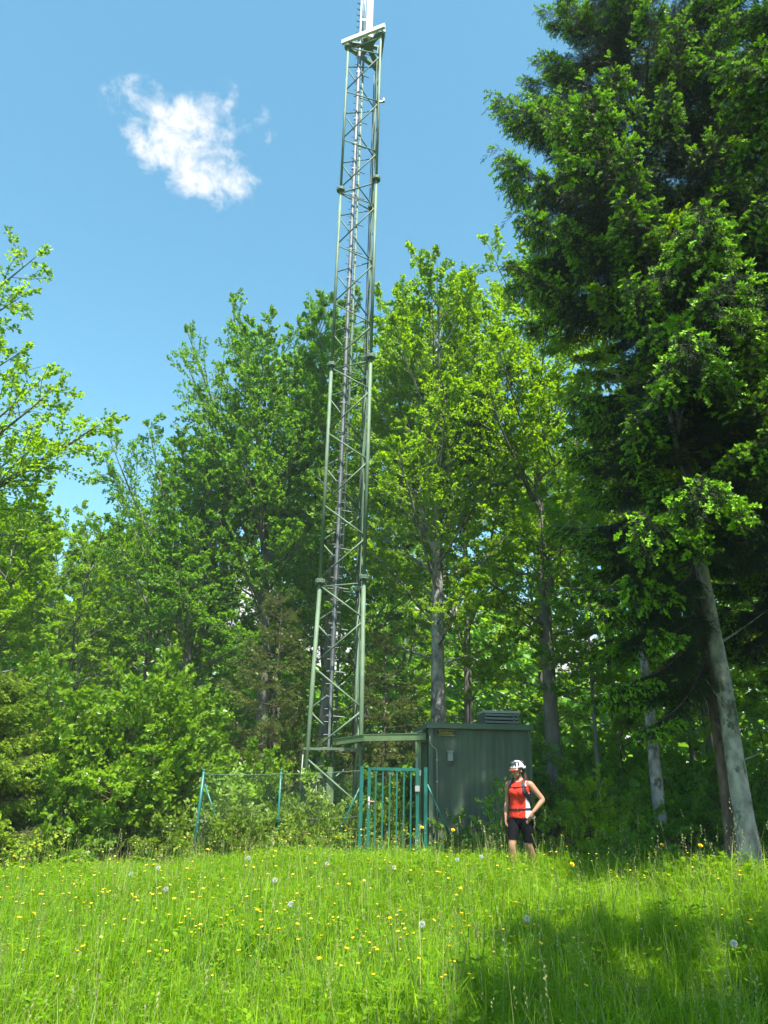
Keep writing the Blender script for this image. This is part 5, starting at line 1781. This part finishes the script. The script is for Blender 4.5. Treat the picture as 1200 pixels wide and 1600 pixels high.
def build_meadow():
    rng = np.random.default_rng(77)
    tufts = []
    for i in range(7):
        me = tuft_mesh(100 + i, n=32 if i < 5 else 24, h=(0.12, 0.36) if i < 5 else (0.26, 0.50), seedheads=(1 if i == 3 else 0) if i < 5 else 2)
        tufts.append(bpy.data.objects.new('tuft', me))
    n = 21000
    x = rng.uniform(-11, 11, n)
    y = rng.uniform(2.6, 15.6, n)
    # thinner under the trees, none inside the shed
    keep = (np.abs(x) < 0.78 * y + 2.0)
    edge = 14.2 + 0.5 * np.sin(x * 1.1)
    keep &= ~((y > edge) & (rng.uniform(0, 1, n) < np.clip((y - edge) / 1.2, 0, 0.92)))
    keep &= ~((y > 13.2) & (x < -4.6))
    keep &= ~((x > 0.95) & (x < 3.1) & (y > 15.0))
    x, y = x[keep], y[keep]
    n = len(x)
    z = ground_z(x, y)
    pick = np.where(rng.uniform(0, 1, n) < 0.82, rng.integers(0, 5, n), rng.integers(5, 7, n))
    pick = np.where((y > 9.6) & (pick > 4) & (rng.uniform(0, 1, n) < 0.75), 0, pick)
    turn = np.stack([rng.normal(0, 0.10, n), rng.normal(0, 0.10, n), rng.uniform(0, 2 * PI, n)], axis=1)
    patch = 0.9 + 0.22 * np.sin(x * 1.7 + 0.5) * np.sin(y * 1.3 + 1.0) + 0.08 * np.sin(x * 4.1) * np.cos(y * 3.7)
    s = patch * rng.uniform(0.7, 1.2, n) * (1 + 0.16 * np.clip((y - 8.0) / 3.0, 0, 1) + 0.30 * np.exp(-((x - 2.3) / 2.2) ** 2 - ((y - 10.6) / 0.9) ** 2) + 0.45 * np.exp(-((x - 5.0) / 1.5) ** 2 - ((y - 10.2) / 0.8) ** 2))
    size = np.stack([s, s, s * rng.uniform(0.85, 1.15, n)], axis=1)
    scatter('meadow_grass', np.stack([x, y, z], axis=1), pick, turn, size, tufts, 'long green meadow grass with seed heads', 'grass')
    # buttercups: the nearest and largest are separate flowers
    mat('petal_yellow', (0.85, 0.56, 0.01), 0.35, 0.5, vary=0.06)
    mat('flower_green', (0.10, 0.22, 0.02), 0.6, 0.3)
    mat('clock_white', (0.55, 0.56, 0.53), 0.9, 0.1, vary=0.05)

    def buttercup_mesh(seed, r_, h):
        rg = np.random.default_rng(seed)
        mb = MB()
        bx, by = rg.normal(0, 0.05, 2)
        mb.tube([(0, 0, 0), (bx * 0.3, by * 0.3, h * 0.5), (bx, by, h)], 0.0022, 4, 1)
        for k in range(5):
            a = k * 2 * PI / 5 + rg.uniform(-0.15, 0.15)
            c, s_ = math.cos(a), math.sin(a)
            px_, py_ = -s_, c
            w_ = r_ * 0.55
            mb.add([(bx, by, h), (bx + c * r_ * 0.6 + px_ * w_, by + s_ * r_ * 0.6 + py_ * w_, h + r_ * 0.35), (bx + c * r_, by + s_ * r_, h + r_ * 0.6), (bx + c * r_ * 0.6 - px_ * w_, by + s_ * r_ * 0.6 - py_ * w_, h + r_ * 0.35)], [(0, 1, 2), (0, 2, 3)], 0)
        mb.lathe([(0.004, 0), (0.006, 0.004), (0.002, 0.008)], (bx, by, h), 6, 0)
        return mb.mesh('buttercup', ['petal_yellow', 'flower_green'])

    bm_ = [buttercup_mesh(i, 0.0105 + 0.0025 * (i % 3), 0.42 + 0.05 * (i % 4)) for i in range(8)]
    fx, fy = [], []
    while len(fx) < 1000:
        cx = rng.uniform(-7.5, 7.5)
        cy_ = 1.0 / (1 / 13.6 + rng.uniform(0, 1) * (1 / 5.0 - 1 / 13.6))
        if abs(cx) > 0.62 * cy_ + 0.6:
            continue
        if cx > 1.5 and rng.uniform() < 0.55:
            continue
        for _ in range(rng.integers(1, 5)):
            fx.append(cx + rng.normal(0, 0.16))
            fy.append(min(14.0, cy_ + rng.normal(0, 0.2)))
    fx, fy = np.array(fx), np.array(fy)
    order = np.argsort(fy)
    for i in order[:300]:
        o = link('buttercup', bm_[int(rng.integers(0, 8))])
        o.location = (fx[i], fy[i], gz(fx[i], fy[i]))
        o.rotation_euler = (rng.normal(0, 0.15), rng.normal(0, 0.15), rng.uniform(0, 6.28))
        k = rng.uniform(0.8, 1.15)
        o.scale = (k, k, k)
        tag(o, 'small yellow buttercup blooming among the meadow grass', 'flower', 'buttercups in the near meadow')
    rest = order[300:]
    m = len(rest)
    s = rng.uniform(0.85, 1.2, m)
    srcs = [bpy.data.objects.new('buttercup_source', me) for me in bm_]
    scatter('far_buttercups', np.stack([fx[rest], fy[rest], ground_z(fx[rest], fy[rest])], axis=1), rng.integers(0, 8, m), np.stack([rng.normal(0, 0.15, m), rng.normal(0, 0.15, m), rng.uniform(0, 6.28, m)], axis=1),
            np.stack([s, s, s], axis=1), srcs, 'yellow specks of buttercups far across the meadow', 'flowers')

    # dandelion clocks
    def clock_mesh(seed):
        rg = np.random.default_rng(seed)
        mb = MB()
        n_ = 90
        for i in range(n_):
            zz = 1 - 2 * (i + 0.5) / n_
            rr = math.sqrt(1 - zz * zz)
            a = i * 2.39996
            d = Vector((rr * math.cos(a), rr * math.sin(a), zz))
            t1 = d.orthogonal().normalized()
            t2 = d.cross(t1)
            tip = d * 0.024
            for q in range(3):
                b0 = q * 2 * PI / 3 + rg.uniform(0, 1)
                e = tip + (t1 * math.cos(b0) + t2 * math.sin(b0)) * 0.006
                e2_ = tip + (t1 * math.cos(b0 + 0.5) + t2 * math.sin(b0 + 0.5)) * 0.006
                mb.add([d * 0.008, e, e2_], [(0, 1, 2)])
        return mb.mesh('seed_head', ['clock_white'])

    ck = [clock_mesh(i) for i in range(2)]
    stem_me = MB().tube([(0, 0, -0.42), (0.015, 0.01, -0.2), (0, 0, -0.004)], 0.003, 5).lathe([(0.004, -0.006), (0.007, 0), (0.003, 0.006)], (0, 0, 0), 6).mesh('stem', ['flower_green'])
    spots = [(-2.72, 8.95, 'dandelion clock near the left of the meadow, upper one of a pair'), (-2.45, 9.05, 'dandelion clock near the left of the meadow, lower one of a pair'),
             (-1.47, 9.2, 'dandelion clock straight in front of the middle fence post'), (-2.0, 7.75, 'lone dandelion clock low in the left half of the meadow'),
             (-0.55, 9.0, 'dandelion clock in front of the gate'), (-0.95, 7.6, 'dandelion clock in the middle of the sunny meadow'), (-0.72, 6.95, 'nearest dandelion clock in the sunny grass'),
             (0.95, 9.4, 'dandelion clock in front of the shed'), (1.25, 9.5, 'dandelion clock in front of the cyclist'), (0.2, 9.0, 'dandelion clock below the gate hinge'),
             (0.35, 6.1, 'dandelion clock at the edge of the tree shade'), (1.15, 6.2, 'dandelion clock deep in the tree shade'), (2.5, 5.75, 'dandelion clock in the shade at the right bottom'), (-4.6, 9.0, 'dandelion clock at the left edge')]
    for k, (x_, y_, lab) in enumerate(spots):
        h = 0.43 + 0.03 * (k % 3)
        r_ = empty('dandelion_clock', (x_, y_, gz(x_, y_) + h - 0.01), lab, 'dandelion', 'dandelion clocks in the meadow')
        link('seed_head', ck[k % 2], r_).rotation_euler = (0, 0, k)
        link('stem', stem_me, r_)
    # larger yellow composite flowers by the wood edge

    def hawk_mesh(seed):
        rg = np.random.default_rng(seed)
        mb = MB()
        for ring in range(3):
            for k in range(16):
                a = k * 2 * PI / 16 + ring * 0.2 + rg.uniform(-0.05, 0.05)
                r1 = 0.026 - 0.007 * ring
                c, s_ = math.cos(a), math.sin(a)
                mb.add([(0, 0, 0.004 * ring), (c * r1 + s_ * 0.004, s_ * r1 - c * 0.004, 0.010 + 0.007 * ring), (c * r1 - s_ * 0.004, s_ * r1 + c * 0.004, 0.010 + 0.007 * ring)], [(0, 1, 2)])
        return mb.mesh('bloom', ['petal_yellow'])

    hk = hawk_mesh(3)
    for k, (x_, y_, h, lab) in enumerate(((3.92, 9.6, 0.66, 'large yellow flower on a tall stem at the right meadow edge'), (3.6, 10.0, 0.62, 'yellow flower just left of the largest one at the right edge'),
                                          (1.02, 10.6, 0.66, 'yellow flower standing before the shed corner'), (0.62, 10.9, 0.66, 'yellow flower standing before the gate'), (2.2, 9.0, 0.50, 'yellow flower below the cyclist'))):
        r_ = empty('hawkbit_flower', (x_, y_, gz(x_, y_) + h), lab, 'flower', 'tall yellow flowers')
        o = link('bloom', hk, r_)
        o.rotation_euler = (0.7, 0.1 * k, 0)
        st = link('stem', stem_me, r_)
        st.scale = (1, 1, h / 0.43)


build_meadow()


# ------------------------------------------------------------------ thin haze volume, added to stand in for the lens veil
hz = bpy.data.materials.new('veil_volume')
hz.use_nodes = True
ht = hz.node_tree
ht.nodes.clear()
pv = N(ht, 'ShaderNodeVolumePrincipled')
pv.inputs['Color'].default_value = (0.80, 0.92, 0.96, 1)
pv.inputs['Density'].default_value = 0.0008
ho = N(ht, 'ShaderNodeOutputMaterial')
ht.links.new(pv.outputs[0], ho.inputs['Volume'])
MATS['veil_volume'] = hz
tag(link('haze', MB().box((0, 20, 15.5), (90, 90, 35)).mesh('haze', ['veil_volume'])), 'thin bright haze added between the trees for the lens veil', 'haze', kind='stuff')
